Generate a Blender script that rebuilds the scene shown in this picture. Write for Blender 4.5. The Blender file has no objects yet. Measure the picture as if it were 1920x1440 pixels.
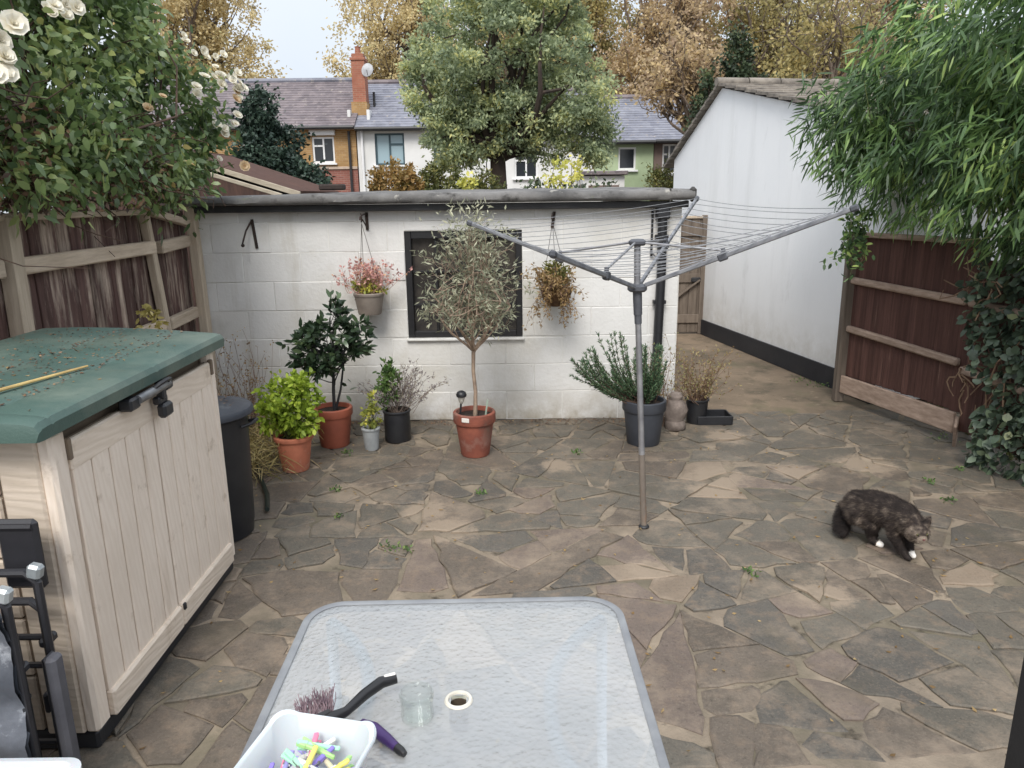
import bpy, math, random
import numpy as np
from mathutils import Matrix, Vector
random.seed(7)
rng = np.random.default_rng(11)
S = bpy.context.scene
COL = S.collection

# ------------------------------------------------------------------ camera
TH, RO = math.radians(14.2), math.radians(0.7)
fwd = np.array([0, math.cos(TH), -math.sin(TH)])
r0 = np.array([1.0, 0, 0]); u0 = np.cross(r0, fwd)
rt = math.cos(RO)*r0 - math.sin(RO)*u0
up = math.sin(RO)*r0 + math.cos(RO)*u0
cd = bpy.data.cameras.new('camera'); cam = bpy.data.objects.new('camera', cd); COL.objects.link(cam)
m = Matrix.Identity(4)
for i in range(3):
    m[i][0], m[i][1], m[i][2] = rt[i], up[i], -fwd[i]
m[0][3], m[1][3], m[2][3] = 0, 0, 1.77
cam.matrix_world = m
cd.sensor_width = 36; cd.lens = 1400/1920*36; cd.clip_start = .05; cd.clip_end = 500
S.camera = cam

# ------------------------------------------------------------------ sky, sun, exposure
SUN_EL, SUN_AZ = math.radians(48), math.radians(192)   # azimuth clockwise from +Y
w = bpy.data.worlds.new('World'); S.world = w; w.use_nodes = True
nt = w.node_tree; nt.nodes.clear()
out = nt.nodes.new('ShaderNodeOutputWorld'); bg = nt.nodes.new('ShaderNodeBackground')
sky = nt.nodes.new('ShaderNodeTexSky'); sky.sky_type = 'NISHITA'; sky.sun_disc = False
sky.sun_elevation = SUN_EL; sky.sun_rotation = SUN_AZ; sky.dust_density = 3; sky.air_density = 1
tc = nt.nodes.new('ShaderNodeTexCoord')
nz = nt.nodes.new('ShaderNodeTexNoise'); nz.inputs['Scale'].default_value = 2.2; nz.inputs['Detail'].default_value = 5
nt.links.new(tc.outputs['Generated'], nz.inputs['Vector'])
cr = nt.nodes.new('ShaderNodeValToRGB')
cr.color_ramp.elements[0].position = .3; cr.color_ramp.elements[0].color = (7.4, 8.0, 8.9, 1)
cr.color_ramp.elements[1].position = .7; cr.color_ramp.elements[1].color = (8.7, 9.05, 9.5, 1)
nt.links.new(nz.outputs['Fac'], cr.inputs['Fac'])
mx = nt.nodes.new('ShaderNodeMixRGB'); mx.inputs['Fac'].default_value = .85
# an overcast sky is about three times brighter overhead than at the horizon
sx = nt.nodes.new('ShaderNodeSeparateXYZ'); nt.links.new(tc.outputs['Generated'], sx.inputs[0])
gr = nt.nodes.new('ShaderNodeMapRange'); gr.inputs['From Min'].default_value = 0; gr.inputs['From Max'].default_value = 1; gr.inputs['To Min'].default_value = .55; gr.inputs['To Max'].default_value = 1
nt.links.new(sx.outputs['Z'], gr.inputs['Value'])
ml = nt.nodes.new('ShaderNodeMixRGB'); ml.blend_type = 'MULTIPLY'; ml.inputs['Fac'].default_value = 1
nt.links.new(cr.outputs['Color'], ml.inputs['Color1']); nt.links.new(gr.outputs['Result'], ml.inputs['Color2'])
nt.links.new(sky.outputs['Color'], mx.inputs['Color1']); nt.links.new(ml.outputs['Color'], mx.inputs['Color2'])
nt.links.new(mx.outputs['Color'], bg.inputs['Color']); bg.inputs['Strength'].default_value = .1
nt.links.new(bg.outputs['Background'], out.inputs['Surface'])
sd = bpy.data.lights.new('sun', 'SUN'); sd.energy = 1.5; sd.angle = math.radians(25); sd.color = (1, .96, .9)
so = bpy.data.objects.new('sun', sd); COL.objects.link(so)
sv = Vector((math.sin(SUN_AZ)*math.cos(SUN_EL), math.cos(SUN_AZ)*math.cos(SUN_EL), math.sin(SUN_EL)))
so.rotation_euler = sv.to_track_quat('Z', 'Y').to_euler(); so.location = (0, 0, 30)
S.view_settings.view_transform = 'Standard'; S.view_settings.look = 'None'
S.view_settings.exposure = 0.88; S.view_settings.gamma = 1
S.cycles.max_bounces = 8; S.cycles.transparent_max_bounces = 16

# ------------------------------------------------------------------ materials
def L(r, g, b):
    f = lambda c: (c/255/12.92 if c/255 <= .04045 else ((c/255+.055)/1.055)**2.4)
    return (f(r), f(g), f(b), 1)
def c4(c): return tuple(c)+(1,) if len(c) == 3 else tuple(c)
class N:
    def __init__(s, name):
        s.m = bpy.data.materials.new(name); s.m.use_nodes = True; s.t = s.m.node_tree
        s.b = s.t.nodes['Principled BSDF']; s.o = s.t.nodes['Material Output']
    def n(s, typ, **kw):
        x = s.t.nodes.new('ShaderNode'+typ)
        for k, v in kw.items():
            if k in x.inputs: x.inputs[k].default_value = v
            else: setattr(x, k, v)
        return x
    def l(s, a, b): s.t.links.new(a, b)
    def coord(s, kind='pos', sc=(1, 1, 1)):
        if kind == 'pos': o = s.n('NewGeometry').outputs['Position']
        else: o = s.n('TexCoord').outputs['Object']
        mp = s.n('Mapping'); mp.inputs['Scale'].default_value = sc; s.l(o, mp.inputs['Vector']); return mp.outputs['Vector']
    def noise(s, vec, scale, detail=5, rough=.6, lo=.35, hi=.65):
        n = s.n('TexNoise', Scale=scale, Detail=detail, Roughness=rough); s.l(vec, n.inputs['Vector'])
        r = s.n('MapRange'); r.inputs['From Min'].default_value = lo; r.inputs['From Max'].default_value = hi
        s.l(n.outputs['Fac'], r.inputs['Value']); return r.outputs['Result']
    def mix(s, f, a, b, mode='MIX'):
        x = s.n('MixRGB', blend_type=mode)
        for v, k in ((f, 'Fac'), (a, 'Color1'), (b, 'Color2')):
            if hasattr(v, 'is_linked') or hasattr(v, 'node'): s.l(v, x.inputs[k])
            else: x.inputs[k].default_value = v if k == 'Fac' else c4(v)
        return x.outputs['Color']
    def bump(s, h, strength, dist=.01):
        b = s.n('Bump', Strength=strength, Distance=dist); s.l(h, b.inputs['Height']); s.l(b.outputs['Normal'], s.b.inputs['Normal'])
def mat(name, c1, c2=None, scale=6, rough=.7, bump=.2, bscale=70, stretch=(1, 1, 1), metal=0, spots=None, kind='pos', lo=.35, hi=.65, rnd=0, spec=.5, streak=None, splash=None):
    M = N(name); v = M.coord(kind, stretch)
    col = M.mix(M.noise(v, scale, lo=lo, hi=hi), c1, c2 or tuple(x*.75 for x in c1[:3]))
    if spots:
        for (sc_, ss, a, b_) in spots: col = M.mix(M.noise(M.coord(kind, stretch), ss, 6, .65, a, b_), col, sc_)
    if streak: col = M.mix(M.noise(M.coord(kind, (1, 1, .09)), streak[1], 5, .65, streak[2], streak[3]), col, streak[0])
    if splash:                                            # dried mud splashed up from the ground
        sp = M.n('SeparateXYZ'); M.l(M.n('NewGeometry').outputs['Position'], sp.inputs[0]); a = M.n('MapRange'); a.inputs['From Min'].default_value = splash[1]; a.inputs['From Max'].default_value = 0; M.l(sp.outputs['Z'], a.inputs['Value'])
        mu = M.n('Math', operation='MULTIPLY'); M.l(a.outputs['Result'], mu.inputs[0]); M.l(M.noise(M.coord('pos'), 5, 7, .7, .3, .65), mu.inputs[1]); col = M.mix(mu.outputs[0], col, splash[0])
    if rnd:
        oi = M.n('ObjectInfo'); hs = M.n('HueSaturation'); mr = M.n('MapRange')
        mr.inputs['To Min'].default_value = 1-rnd; mr.inputs['To Max'].default_value = 1+rnd
        M.l(oi.outputs['Random'], mr.inputs['Value']); M.l(mr.outputs['Result'], hs.inputs['Value']); M.l(col, hs.inputs['Color']); col = hs.outputs['Color']
    M.l(col, M.b.inputs['Base Color'])
    M.b.inputs['Roughness'].default_value = rough; M.b.inputs['Metallic'].default_value = metal
    M.b.inputs['Specular IOR Level'].default_value = spec
    if bump: M.bump(M.noise(v, bscale, 4, .6, 0, 1), bump, .006)
    return M.m
def leafmat(name, stops, transl=.25, rough=.5, spec=.35, gain=1.25):
    M = N(name); at = M.n('Attribute', attribute_name='rnd'); r = M.n('ValToRGB')
    e = r.color_ramp.elements
    while len(e) < len(stops): e.new(.5)
    for i, (p, c) in enumerate(stops): e[i].position = p; e[i].color = (c[0]*gain, c[1]*gain, c[2]*gain, 1)
    M.l(at.outputs['Fac'], r.inputs['Fac']); M.l(r.outputs['Color'], M.b.inputs['Base Color'])
    M.b.inputs['Roughness'].default_value = rough; M.b.inputs['Specular IOR Level'].default_value = spec
    if transl:
        t = M.n('BsdfTranslucent'); M.l(r.outputs['Color'], t.inputs['Color']); x = M.n('MixShader', Fac=transl)
        M.l(M.b.outputs[0], x.inputs[1]); M.l(t.outputs[0], x.inputs[2]); M.l(x.outputs[0], M.o.inputs['Surface'])
    return M.m

# ------------------------------------------------------------------ objects
WM = {}
def thing(name, label, cat, loc=(0, 0, 0), rz=0, group=None):
    o = bpy.data.objects.new(name, None); COL.objects.link(o); o.location = loc; o.rotation_euler = (0, 0, rz)
    o.empty_display_size = .1
    o['label'] = label; o['category'] = cat
    if group: o['group'] = group
    WM[o.name] = (np.array(loc, float), rz); return o
def tag(o, label=None, cat=None, group=None, kind=None):
    for k, v in (('label', label), ('category', cat), ('group', group), ('kind', kind)):
        if v: o[k] = v
    return o
def root_of(o):
    while o.parent: o = o.parent
    return o
def to_local(v, parent):
    v = np.asarray(v, float).reshape(-1, 3)
    if parent is None: return v
    r = root_of(parent)
    if r.name not in WM: return v - np.array(r.location)
    loc, rz = WM[r.name]; d = v-loc; c, s = math.cos(-rz), math.sin(-rz)
    return np.stack([d[:, 0]*c-d[:, 1]*s, d[:, 0]*s+d[:, 1]*c, d[:, 2]], 1)
def link(name, me, material, parent=None, loc=None, rot=None, scale=None):
    o = bpy.data.objects.new(name, me); COL.objects.link(o)
    if material is not None and not me.materials: me.materials.append(material)
    if parent: o.parent = parent
    if loc is not None: o.location = loc
    if rot is not None: o.rotation_euler = rot
    if scale is not None: o.scale = scale
    return o
CB_F = None
def cbox_verts(s, b):
    h = np.array(s)/2; V = []
    for sx in (-1, 1):
        for sy in (-1, 1):
            for sz in (-1, 1):
                sg = np.array((sx, sy, sz))
                for a in range(3):
                    p = sg*(h-b); p[a] = sg[a]*h[a]; V.append(p)
    return np.array(V)
def _cb_faces():
    V = cbox_verts((2, 2, 2), .2); idx = lambda sx, sy, sz, a: ((sx*2+sy)*2+sz)*3+a; F = []
    def orient(f):
        P = V[f]; n = np.cross(P[1]-P[0], P[2]-P[0])
        return f if n @ P.mean(0) > 0 else f[::-1]
    for a in range(3):
        o1, o2 = [(1, 2), (0, 2), (0, 1)][a]
        for s in (0, 1):
            f = []
            for (i, j) in ((0, 0), (1, 0), (1, 1), (0, 1)):
                q = [0, 0, 0]; q[a] = s; q[o1] = i; q[o2] = j; f.append(idx(*q, a))
            F.append(orient(f))
    for a in range(3):
        o1, o2 = [(1, 2), (0, 2), (0, 1)][a]
        for i in (0, 1):
            for j in (0, 1):
                q0 = [0]*3; q0[o1] = i; q0[o2] = j; q1 = list(q0); q1[a] = 1
                F.append(orient([idx(*q0, o1), idx(*q1, o1), idx(*q1, o2), idx(*q0, o2)]))
    for sx in (0, 1):
        for sy in (0, 1):
            for sz in (0, 1): F.append(orient([idx(sx, sy, sz, a) for a in range(3)]))
    return F
CB_F = _cb_faces()
BOX_F = [(0, 1, 3, 2), (4, 6, 7, 5), (0, 4, 5, 1), (2, 3, 7, 6), (0, 2, 6, 4), (1, 5, 7, 3)]
def rotm(rx=0, ry=0, rz=0):
    return np.array(Matrix.Rotation(rz, 3, 'Z') @ Matrix.Rotation(ry, 3, 'Y') @ Matrix.Rotation(rx, 3, 'X'))
class MB:
    def __init__(s): s.v = []; s.f = []; s.k = 0
    def add(s, v, f):
        v = np.asarray(v, float).reshape(-1, 3); s.v.append(v)
        s.f += [tuple(int(i)+s.k for i in q) for q in f]; s.k += len(v); return s
    def box(s, c, d, b=0, R=None):
        if b:
            v = cbox_verts(d, min(b, min(d)*.45)); f = CB_F
        else:
            h = np.array(d)/2; v = np.array([(x, y, z) for x in (-h[0], h[0]) for y in (-h[1], h[1]) for z in (-h[2], h[2])]); f = BOX_F
        if R is not None: v = v @ R.T
        return s.add(v+np.array(c), f)
    def bar(s, p, q, wd, th, b=0, upv=(0, 0, 1)):
        p, q = np.array(p, float), np.array(q, float); d = q-p; ln = np.linalg.norm(d); x = d/ln
        y = np.cross(upv, x); y /= np.linalg.norm(y); z = np.cross(x, y)
        return s.box((p+q)/2, (ln, wd, th), b, np.stack([x, y, z], 1))
    def tube(s, path, r, n=8, cap=True):
        P = np.array(path, float); m_ = len(P); R = np.full(m_, r, float) if np.isscalar(r) else np.array(r, float)
        T = np.gradient(P, axis=0); T /= np.linalg.norm(T, axis=1)[:, None]+1e-12
        a = np.array((0, 0, 1.)) if abs(T[0][2]) < .9 else np.array((1., 0, 0)); u = np.cross(T[0], a); u /= np.linalg.norm(u)
        ang = np.arange(n)*2*math.pi/n; vs = []
        for i in range(m_):
            u = u-T[i]*(u @ T[i]); u /= np.linalg.norm(u)+1e-12; w_ = np.cross(T[i], u)
            vs.append(P[i]+R[i]*(np.cos(ang)[:, None]*u+np.sin(ang)[:, None]*w_))
        f = [(i*n+j, i*n+(j+1) % n, (i+1)*n+(j+1) % n, (i+1)*n+j) for i in range(m_-1) for j in range(n)]
        if cap: f += [tuple(range(n))[::-1], tuple(range((m_-1)*n, m_*n))]
        return s.add(np.concatenate(vs), f)
    def lathe(s, prof, c=(0, 0, 0), n=28, R=None, sq=1.0, cap=False):
        ang = np.arange(n)*2*math.pi/n; cs, sn = np.cos(ang), np.sin(ang)
        v = np.concatenate([np.stack([r*cs, r*sn*sq, np.full(n, z)], 1) for r, z in prof]); mN = len(prof)
        f = [(i*n+j, i*n+(j+1) % n, (i+1)*n+(j+1) % n, (i+1)*n+j) for i in range(mN-1) for j in range(n)]
        if cap and prof[0][0] > 1e-4: f.append(tuple(range(n))[::-1])
        if cap and prof[-1][0] > 1e-4: f.append(tuple(range((mN-1)*n, mN*n)))
        if R is not None: v = v @ R.T
        return s.add(v+np.array(c), f)
    def prism(s, pts, ext):
        P = np.array(pts, float); n = len(P); e = np.array(ext, float)
        f = [tuple(range(n)), tuple(range(2*n-1, n-1, -1))]+[(i, i+n, (i+1) % n+n, (i+1) % n) for i in range(n)]
        return s.add(np.concatenate([P, P+e]), f)
    def ball(s, c, r, n=10, m_=7, R=None):
        r = np.array([r]*3 if np.isscalar(r) else r); V = [(0, 0, 1)]
        for i in range(1, m_):
            t = math.pi*i/m_
            for j in range(n): V.append((math.sin(t)*math.cos(2*math.pi*j/n), math.sin(t)*math.sin(2*math.pi*j/n), math.cos(t)))
        V.append((0, 0, -1)); f = [(0, 1+j, 1+(j+1) % n) for j in range(n)]
        for i in range(m_-2):
            a = 1+i*n; f += [(a+j, a+n+j, a+n+(j+1) % n, a+(j+1) % n) for j in range(n)]
        a = 1+(m_-2)*n; f += [(a+(j+1) % n, a+j, len(V)-1) for j in range(n)]
        v = np.array(V)*r
        if R is not None: v = v @ R.T
        return s.add(v+np.array(c), f)
    def build(s, name, material, parent=None, smooth=False, origin=None, local=False, angle=40):
        v = np.concatenate(s.v)
        if parent is not None and not local: v = to_local(v, parent)
        if origin is not None and parent is None: v = v-np.array(origin)
        me = bpy.data.meshes.new(name); me.from_pydata(v.tolist(), [], s.f); me.update()
        if smooth:
            me.polygons.foreach_set('use_smooth', np.ones(len(me.polygons), bool)); me.set_sharp_from_angle(angle=math.radians(angle))
        return link(name, me, material, parent, loc=origin if parent is None else None)
def trimesh(name, v, f, rnd, material, parent=None, origin=None, smooth=False):
    v = to_local(v, parent) if parent is not None else np.asarray(v, float)-(np.array(origin) if origin is not None else 0)
    f = np.asarray(f, np.int32); me = bpy.data.meshes.new(name)
    me.vertices.add(len(v)); me.vertices.foreach_set('co', v.astype(np.float32).ravel())
    me.loops.add(f.size); me.loops.foreach_set('vertex_index', f.ravel())
    me.polygons.add(len(f)); me.polygons.foreach_set('loop_start', np.arange(0, f.size, 3, dtype=np.int32))
    me.update(calc_edges=True)
    a = me.attributes.new('rnd', 'FLOAT', 'POINT'); a.data.foreach_set('value', np.asarray(rnd, np.float32))
    if smooth: me.polygons.foreach_set('use_smooth', np.ones(len(f), bool))
    return link(name, me, material, parent, loc=origin if parent is None else None)
def unit(a): return a/(np.linalg.norm(a, axis=-1, keepdims=True)+1e-9)
def leaves(name, P, D, Ln, Wd, rnd, material, parent=None, shape='diamond', fold=.12, droop=0, origin=None, flat=0):
    n = len(P); P = np.asarray(P); D = unit(np.asarray(D)); Ln = np.broadcast_to(Ln, n)[:, None]; Wd = np.broadcast_to(Wd, n)[:, None]
    rv = rng.normal(size=(n, 3)); rv[:, 2] += flat*4
    if flat: sd_ = unit(np.cross(rv, D))
    else: sd_ = unit(np.cross(D, rv))
    nr = np.cross(sd_, D); dz = np.array((0, 0, -1.))
    if shape == 'diamond':
        rows = [P, P+D*Ln*.45+sd_*Wd/2+nr*Wd*fold, P+D*Ln+dz*Ln*droop, P+D*Ln*.45-sd_*Wd/2+nr*Wd*fold]
        F = [(0, 1, 2), (0, 2, 3)]
    else:
        a, b = (.3, .68) if shape == 'oval' else (.25, .65)
        rows = [P, P+D*Ln*a+sd_*Wd*.46+nr*Wd*fold+dz*Ln*droop*.1, P+D*Ln*a-sd_*Wd*.46+nr*Wd*fold+dz*Ln*droop*.1,
                P+D*Ln*b+sd_*Wd*.4+nr*Wd*fold+dz*Ln*droop*.45, P+D*Ln*b-sd_*Wd*.4+nr*Wd*fold+dz*Ln*droop*.45, P+D*Ln+dz*Ln*droop]
        F = [(0, 1, 2), (1, 3, 2), (2, 3, 4), (3, 5, 4)]
    k = len(rows); V = np.stack(rows, 1).reshape(-1, 3)
    base = (np.arange(n)*k)[:, None, None]; FF = (np.array(F)[None]+base).reshape(-1, 3)
    return trimesh(name, V, FF, np.repeat(np.clip(rnd, 0, 1), k), material, parent, origin)
def rand_dirs(n): return unit(rng.normal(size=(n, 3)))
def clump_centres(lobes, n, shell=.6):
    wts = np.array([l[2] if len(l) > 2 else (l[1][0]*l[1][1]*l[1][2])**(2/3) for l in lobes]); wts = wts/wts.sum()
    k = rng.choice(len(lobes), n, p=wts); C = np.array([l[0] for l in lobes], float)[k]; R = np.array([l[1] for l in lobes], float)[k]
    d = rand_dirs(n); rad = (shell+(1-shell)*rng.random(n))[:, None]
    return C+d*R*rad, unit(d*R)
def crown(lobes, nclump, nper, cr, shell=.6, outw=.7, droop=.2, mixr=.5):
    c, o = clump_centres(lobes, nclump, shell); k = np.repeat(np.arange(nclump), nper); n = len(k)
    size = rng.uniform(.6, 1.3, nclump)[k]
    P = c[k]+rng.normal(size=(n, 3))*np.array(cr)*.55*size[:, None]
    D = unit(o[k]*outw+rand_dirs(n)+np.array((0, 0, -droop)))
    rnd = mixr*rng.random(nclump)[k]+(1-mixr)*rng.random(n)
    return P, D, rnd, c
def limb(mb, a, b, ra, rb, n=6, seg=6, bend=.12, sag=0):
    a, b = np.array(a, float), np.array(b, float); t = np.linspace(0, 1, seg+1); d = np.linalg.norm(b-a)
    off = rng.normal(size=(2, 3))*bend*d
    P = a+(b-a)*t[:, None]+np.sin(t*math.pi)[:, None]*off[0]+np.sin(t*2*math.pi)[:, None]*off[1]*.4
    P[:, 2] += np.sin(t*math.pi)*sag*d
    mb.tube(P, ra+(rb-ra)*t, n); return P
def rect_sub(r, h):
    x0, z0, x1, z1 = r; a0, b0, a1, b1 = h
    if a0 >= x1 or a1 <= x0 or b0 >= z1 or b1 <= z0: return [r]
    o = []
    if z0 < b0: o.append((x0, z0, x1, b0))
    if b1 < z1: o.append((x0, b1, x1, z1))
    zl, zh = max(z0, b0), min(z1, b1)
    if x0 < a0: o.append((x0, zl, a0, zh))
    if a1 < x1: o.append((a1, zl, x1, zh))
    return [q for q in o if q[2]-q[0] > .015 and q[3]-q[1] > .015]
def mesh_of(mb, name, material, smooth=False, angle=40):
    o = mb.build(name, material, None, smooth, angle=angle); me = o.data; bpy.data.objects.remove(o); return me

# ================================================================== SETTING
m_soil = mat('soil', L(92, 78, 62), L(66, 58, 46), 3, .95, .5)
MB().add([(-80, -30, -.06), (80, -30, -.06), (80, 140, -.06), (-80, 140, -.06)], [(0, 1, 2, 3)]).build('ground', m_soil)['kind'] = 'structure'

SANDY = [(1.32, 4.52, .30), (1.22, 4.28, .24), (-.37, 3.76, .26), (-.5, 4.02, .24), (.66, 3.3, .2), (1.85, 4.55, .22), (1.4, 3.04, .2), (-1.0, 4.32, .24), (2.35, 4.7, .3), (.3, 4.75, .2), (-.2, 5.35, .3), (1.6, 5.3, .25)]
def sandy_mask(M):                                        # patches where old sandy mortar was spread over the paving
    pos = M.n('NewGeometry').outputs['Position']; acc = None
    nv = M.n('TexNoise', Scale=9, Detail=8, Roughness=.8); M.l(pos, nv.inputs['Vector'])
    for x, y, r in SANDY:
        d = M.n('VectorMath', operation='DISTANCE'); M.l(pos, d.inputs[0]); d.inputs[1].default_value = (x, y, 0)
        k = M.n('MapRange'); k.inputs['From Min'].default_value = r*1.5; k.inputs['From Max'].default_value = 0; M.l(d.outputs['Value'], k.inputs['Value'])
        if acc is None: acc = k.outputs['Result']
        else: mx_ = M.n('Math', operation='MAXIMUM'); M.l(acc, mx_.inputs[0]); M.l(k.outputs['Result'], mx_.inputs[1]); acc = mx_.outputs[0]
    ad = M.n('Math', operation='MULTIPLY'); M.l(acc, ad.inputs[0]); M.l(nv.outputs['Fac'], ad.inputs[1])
    o = M.n('MapRange'); o.inputs['From Min'].default_value = .24; o.inputs['From Max'].default_value = .36; o.inputs['To Max'].default_value = .85; M.l(ad.outputs[0], o.inputs['Value']); return o.outputs['Result']
def stonemat(name, c, d, smear=.6):
    M = N(name); v = M.coord('pos'); oi = M.n('ObjectInfo')
    col = M.mix(M.noise(v, 4, 7, .7, .3, .7), c, d)
    hs = M.n('HueSaturation'); mr = M.n('MapRange'); mr.inputs['To Min'].default_value = .86; mr.inputs['To Max'].default_value = 1.14
    M.l(oi.outputs['Random'], mr.inputs['Value']); M.l(mr.outputs['Result'], hs.inputs['Value']); M.l(col, hs.inputs['Color']); col = hs.outputs['Color']
    col = M.mix(M.noise(v, 110, 3, .7, .52, .85), col, L(132, 122, 108))          # grit
    col = M.mix(M.noise(v, 70, 3, .7, .56, .85), col, L(46, 42, 38))
    col = M.mix(M.noise(v, 11, 8, .75, .5, .78), col, L(138, 120, 102))            # thin dusting of dirt
    col = M.mix(M.noise(v, 2.3, 9, .74, smear-.1, smear+.12), col, L(150, 135, 118))   # sandy mortar worn over the stone
    col = M.mix(sandy_mask(M), col, L(156, 140, 122))
    col = M.mix(M.noise(M.coord('pos', (1.3, 1.3, 1)), 1.0, 6, .65, .56, .8), col, L(92, 86, 72))
    M.l(col, M.b.inputs['Base Color']); M.b.inputs['Roughness'].default_value = .62; M.b.inputs['Specular IOR Level'].default_value = .4
    a = M.noise(v, 55, 8, .75, 0, 1); M.bump(a, .6, .010); return M.m
SM = {'G': stonemat('stone_greygreen', L(107, 102, 92), L(92, 87, 79)), 'D': stonemat('stone_slate', L(99, 95, 88), L(86, 82, 77), .62),
      'B': stonemat('stone_brown', L(108, 98, 88), L(92, 84, 75), .6), 'P': stonemat('stone_pink', L(122, 108, 99), L(104, 93, 85), .57),
      'T': stonemat('stone_sandy', L(146, 130, 113), L(124, 110, 95), .5)}
m_mortar = mat('mortar', L(156, 141, 123), L(112, 102, 89), 3.5, .9, .8, 90, spots=[(L(96, 92, 74), 1.7, .45, .7), (L(60, 54, 44), 9, .56, .7)])
m_path = mat('path_concrete', L(138, 121, 102), L(106, 94, 79), 1.6, .9, .9, 60, spots=[(L(82, 76, 62), 4, .5, .72), (L(160, 142, 120), 9, .6, .75), (L(60, 52, 42), 22, .64, .74), (L(96, 96, 72), 1.2, .55, .75)])
patio = MB().box((.4, 2.1, -.034), (6.6, 7.5, .05)).build('patio', m_mortar); patio['kind'] = 'structure'
MB().box((2.15, 7.9, -.03), (2.3, 4.1, .05)).build('path', m_path)['kind'] = 'structure'

SEEDS = [(-1.08,4.75,'G'),(-0.93,5.1,'G'),(-1.28,4.48,'G'),(-1.55,4.3,'B'),(-0.97,3.87,'G'),(-0.73,3.89,'G'),(-1.18,3.88,'G'),(-0.53,4.35,'D'),(-0.15,4.28,'D'),(-0.36,4.79,'G'),(-0.02,5.01,'G'),(0.04,4.74,'D'),(-0.19,4.53,'G'),(-0.66,4.8,'B'),(-0.81,4.55,'B'),(-0.92,4.15,'G'),(-1.07,3.67,'G'),(-0.75,3.54,'D'),(-0.99,3.47,'G'),(-1.1,3.32,'G'),(-1.31,3.59,'B'),(-1.0,3.27,'B'),(-0.37,3.75,'T'),(-0.43,3.5,'P'),(-0.25,3.35,'B'),(0.0,3.66,'D'),(0.04,3.21,'D'),(-0.57,3.8,'G'),(-0.43,3.16,'B'),(-1.11,3.07,'B'),(-0.77,3.08,'B'),(-1.33,5.24,'B'),(-1.75,4.68,'B'),(-0.05,3.98,'G'),(0.1,4.53,'G'),(0.42,4.7,'G'),(0.69,4.59,'G'),(0.45,4.37,'G'),(0.33,4.14,'G'),(0.14,4.27,'P'),(0.45,3.83,'G'),(0.71,4.15,'G'),(0.92,4.44,'G'),(1.09,5.01,'B'),(0.95,3.71,'G'),(1.32,4.54,'T'),(1.29,4.26,'T'),(1.13,3.95,'G'),(1.27,3.7,'G'),(1.59,4.88,'G'),(1.86,4.87,'G'),(1.74,4.17,'G'),(2.18,5.0,'D'),(1.51,3.89,'G'),(1.46,3.54,'B'),(0.47,3.55,'P'),(0.17,3.63,'P'),(0.37,3.25,'D'),(0.63,3.28,'T'),(0.81,3.32,'D'),(0.99,3.35,'D'),(1.29,3.23,'G'),(0.67,5.13,'B'),(0.36,5.26,'B'),(1.94,5.31,'G'),(1.65,5.45,'B'),(1.7,3.77,'G'),(1.05,2.97,'D'),(1.03,2.6,'B'),(1.31,2.78,'G'),(1.62,3.18,'B'),(1.83,3.12,'B'),(1.36,3.02,'P'),(1.63,2.9,'G'),(1.79,2.73,'G'),(1.9,2.93,'D'),(2.05,2.89,'G'),(1.41,2.54,'D'),(1.71,2.45,'G'),(1.21,2.45,'P'),(1.01,2.23,'D'),(1.28,2.22,'B'),(1.53,2.23,'G'),(0.62,2.33,'D'),(0.54,2.12,'G'),(0.73,2.13,'B'),(0.86,2.37,'B'),(0.7,2.94,'P'),(0.6,2.58,'P'),(1.94,2.64,'G'),(1.29,2.06,'B'),(1.53,2.05,'B'),(-1.21,2.49,'G'),(-1.33,2.94,'B'),(-1.2,2.15,'B'),(-1.04,2.39,'B'),(-0.99,2.62,'B'),(-0.65,3.11,'B')]
def clip(poly, nx, ny, k):
    q = []
    for a in range(len(poly)):
        p0, p1 = poly[a], poly[(a+1) % len(poly)]; s0, s1 = p0[0]*nx+p0[1]*ny-k, p1[0]*nx+p1[1]*ny-k
        if s0 <= 0: q.append(p0)
        if s0*s1 < 0: tt = s0/(s0-s1); q.append((p0[0]+(p1[0]-p0[0])*tt, p0[1]+(p1[1]-p0[1])*tt))
    return q
def area(p): return abs(sum(p[i][0]*p[(i+1) % len(p)][1]-p[(i+1) % len(p)][0]*p[i][1] for i in range(len(p))))/2
def minw(p):
    P = np.array(p); w_ = 9
    for i in range(len(p)):
        e = P[(i+1) % len(p)]-P[i]; l_ = np.hypot(*e)
        if l_ > .03: nr_ = np.array((-e[1], e[0]))/l_; d = (P-P[i]) @ nr_; w_ = min(w_, d.max()-d.min())
    return w_
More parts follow.
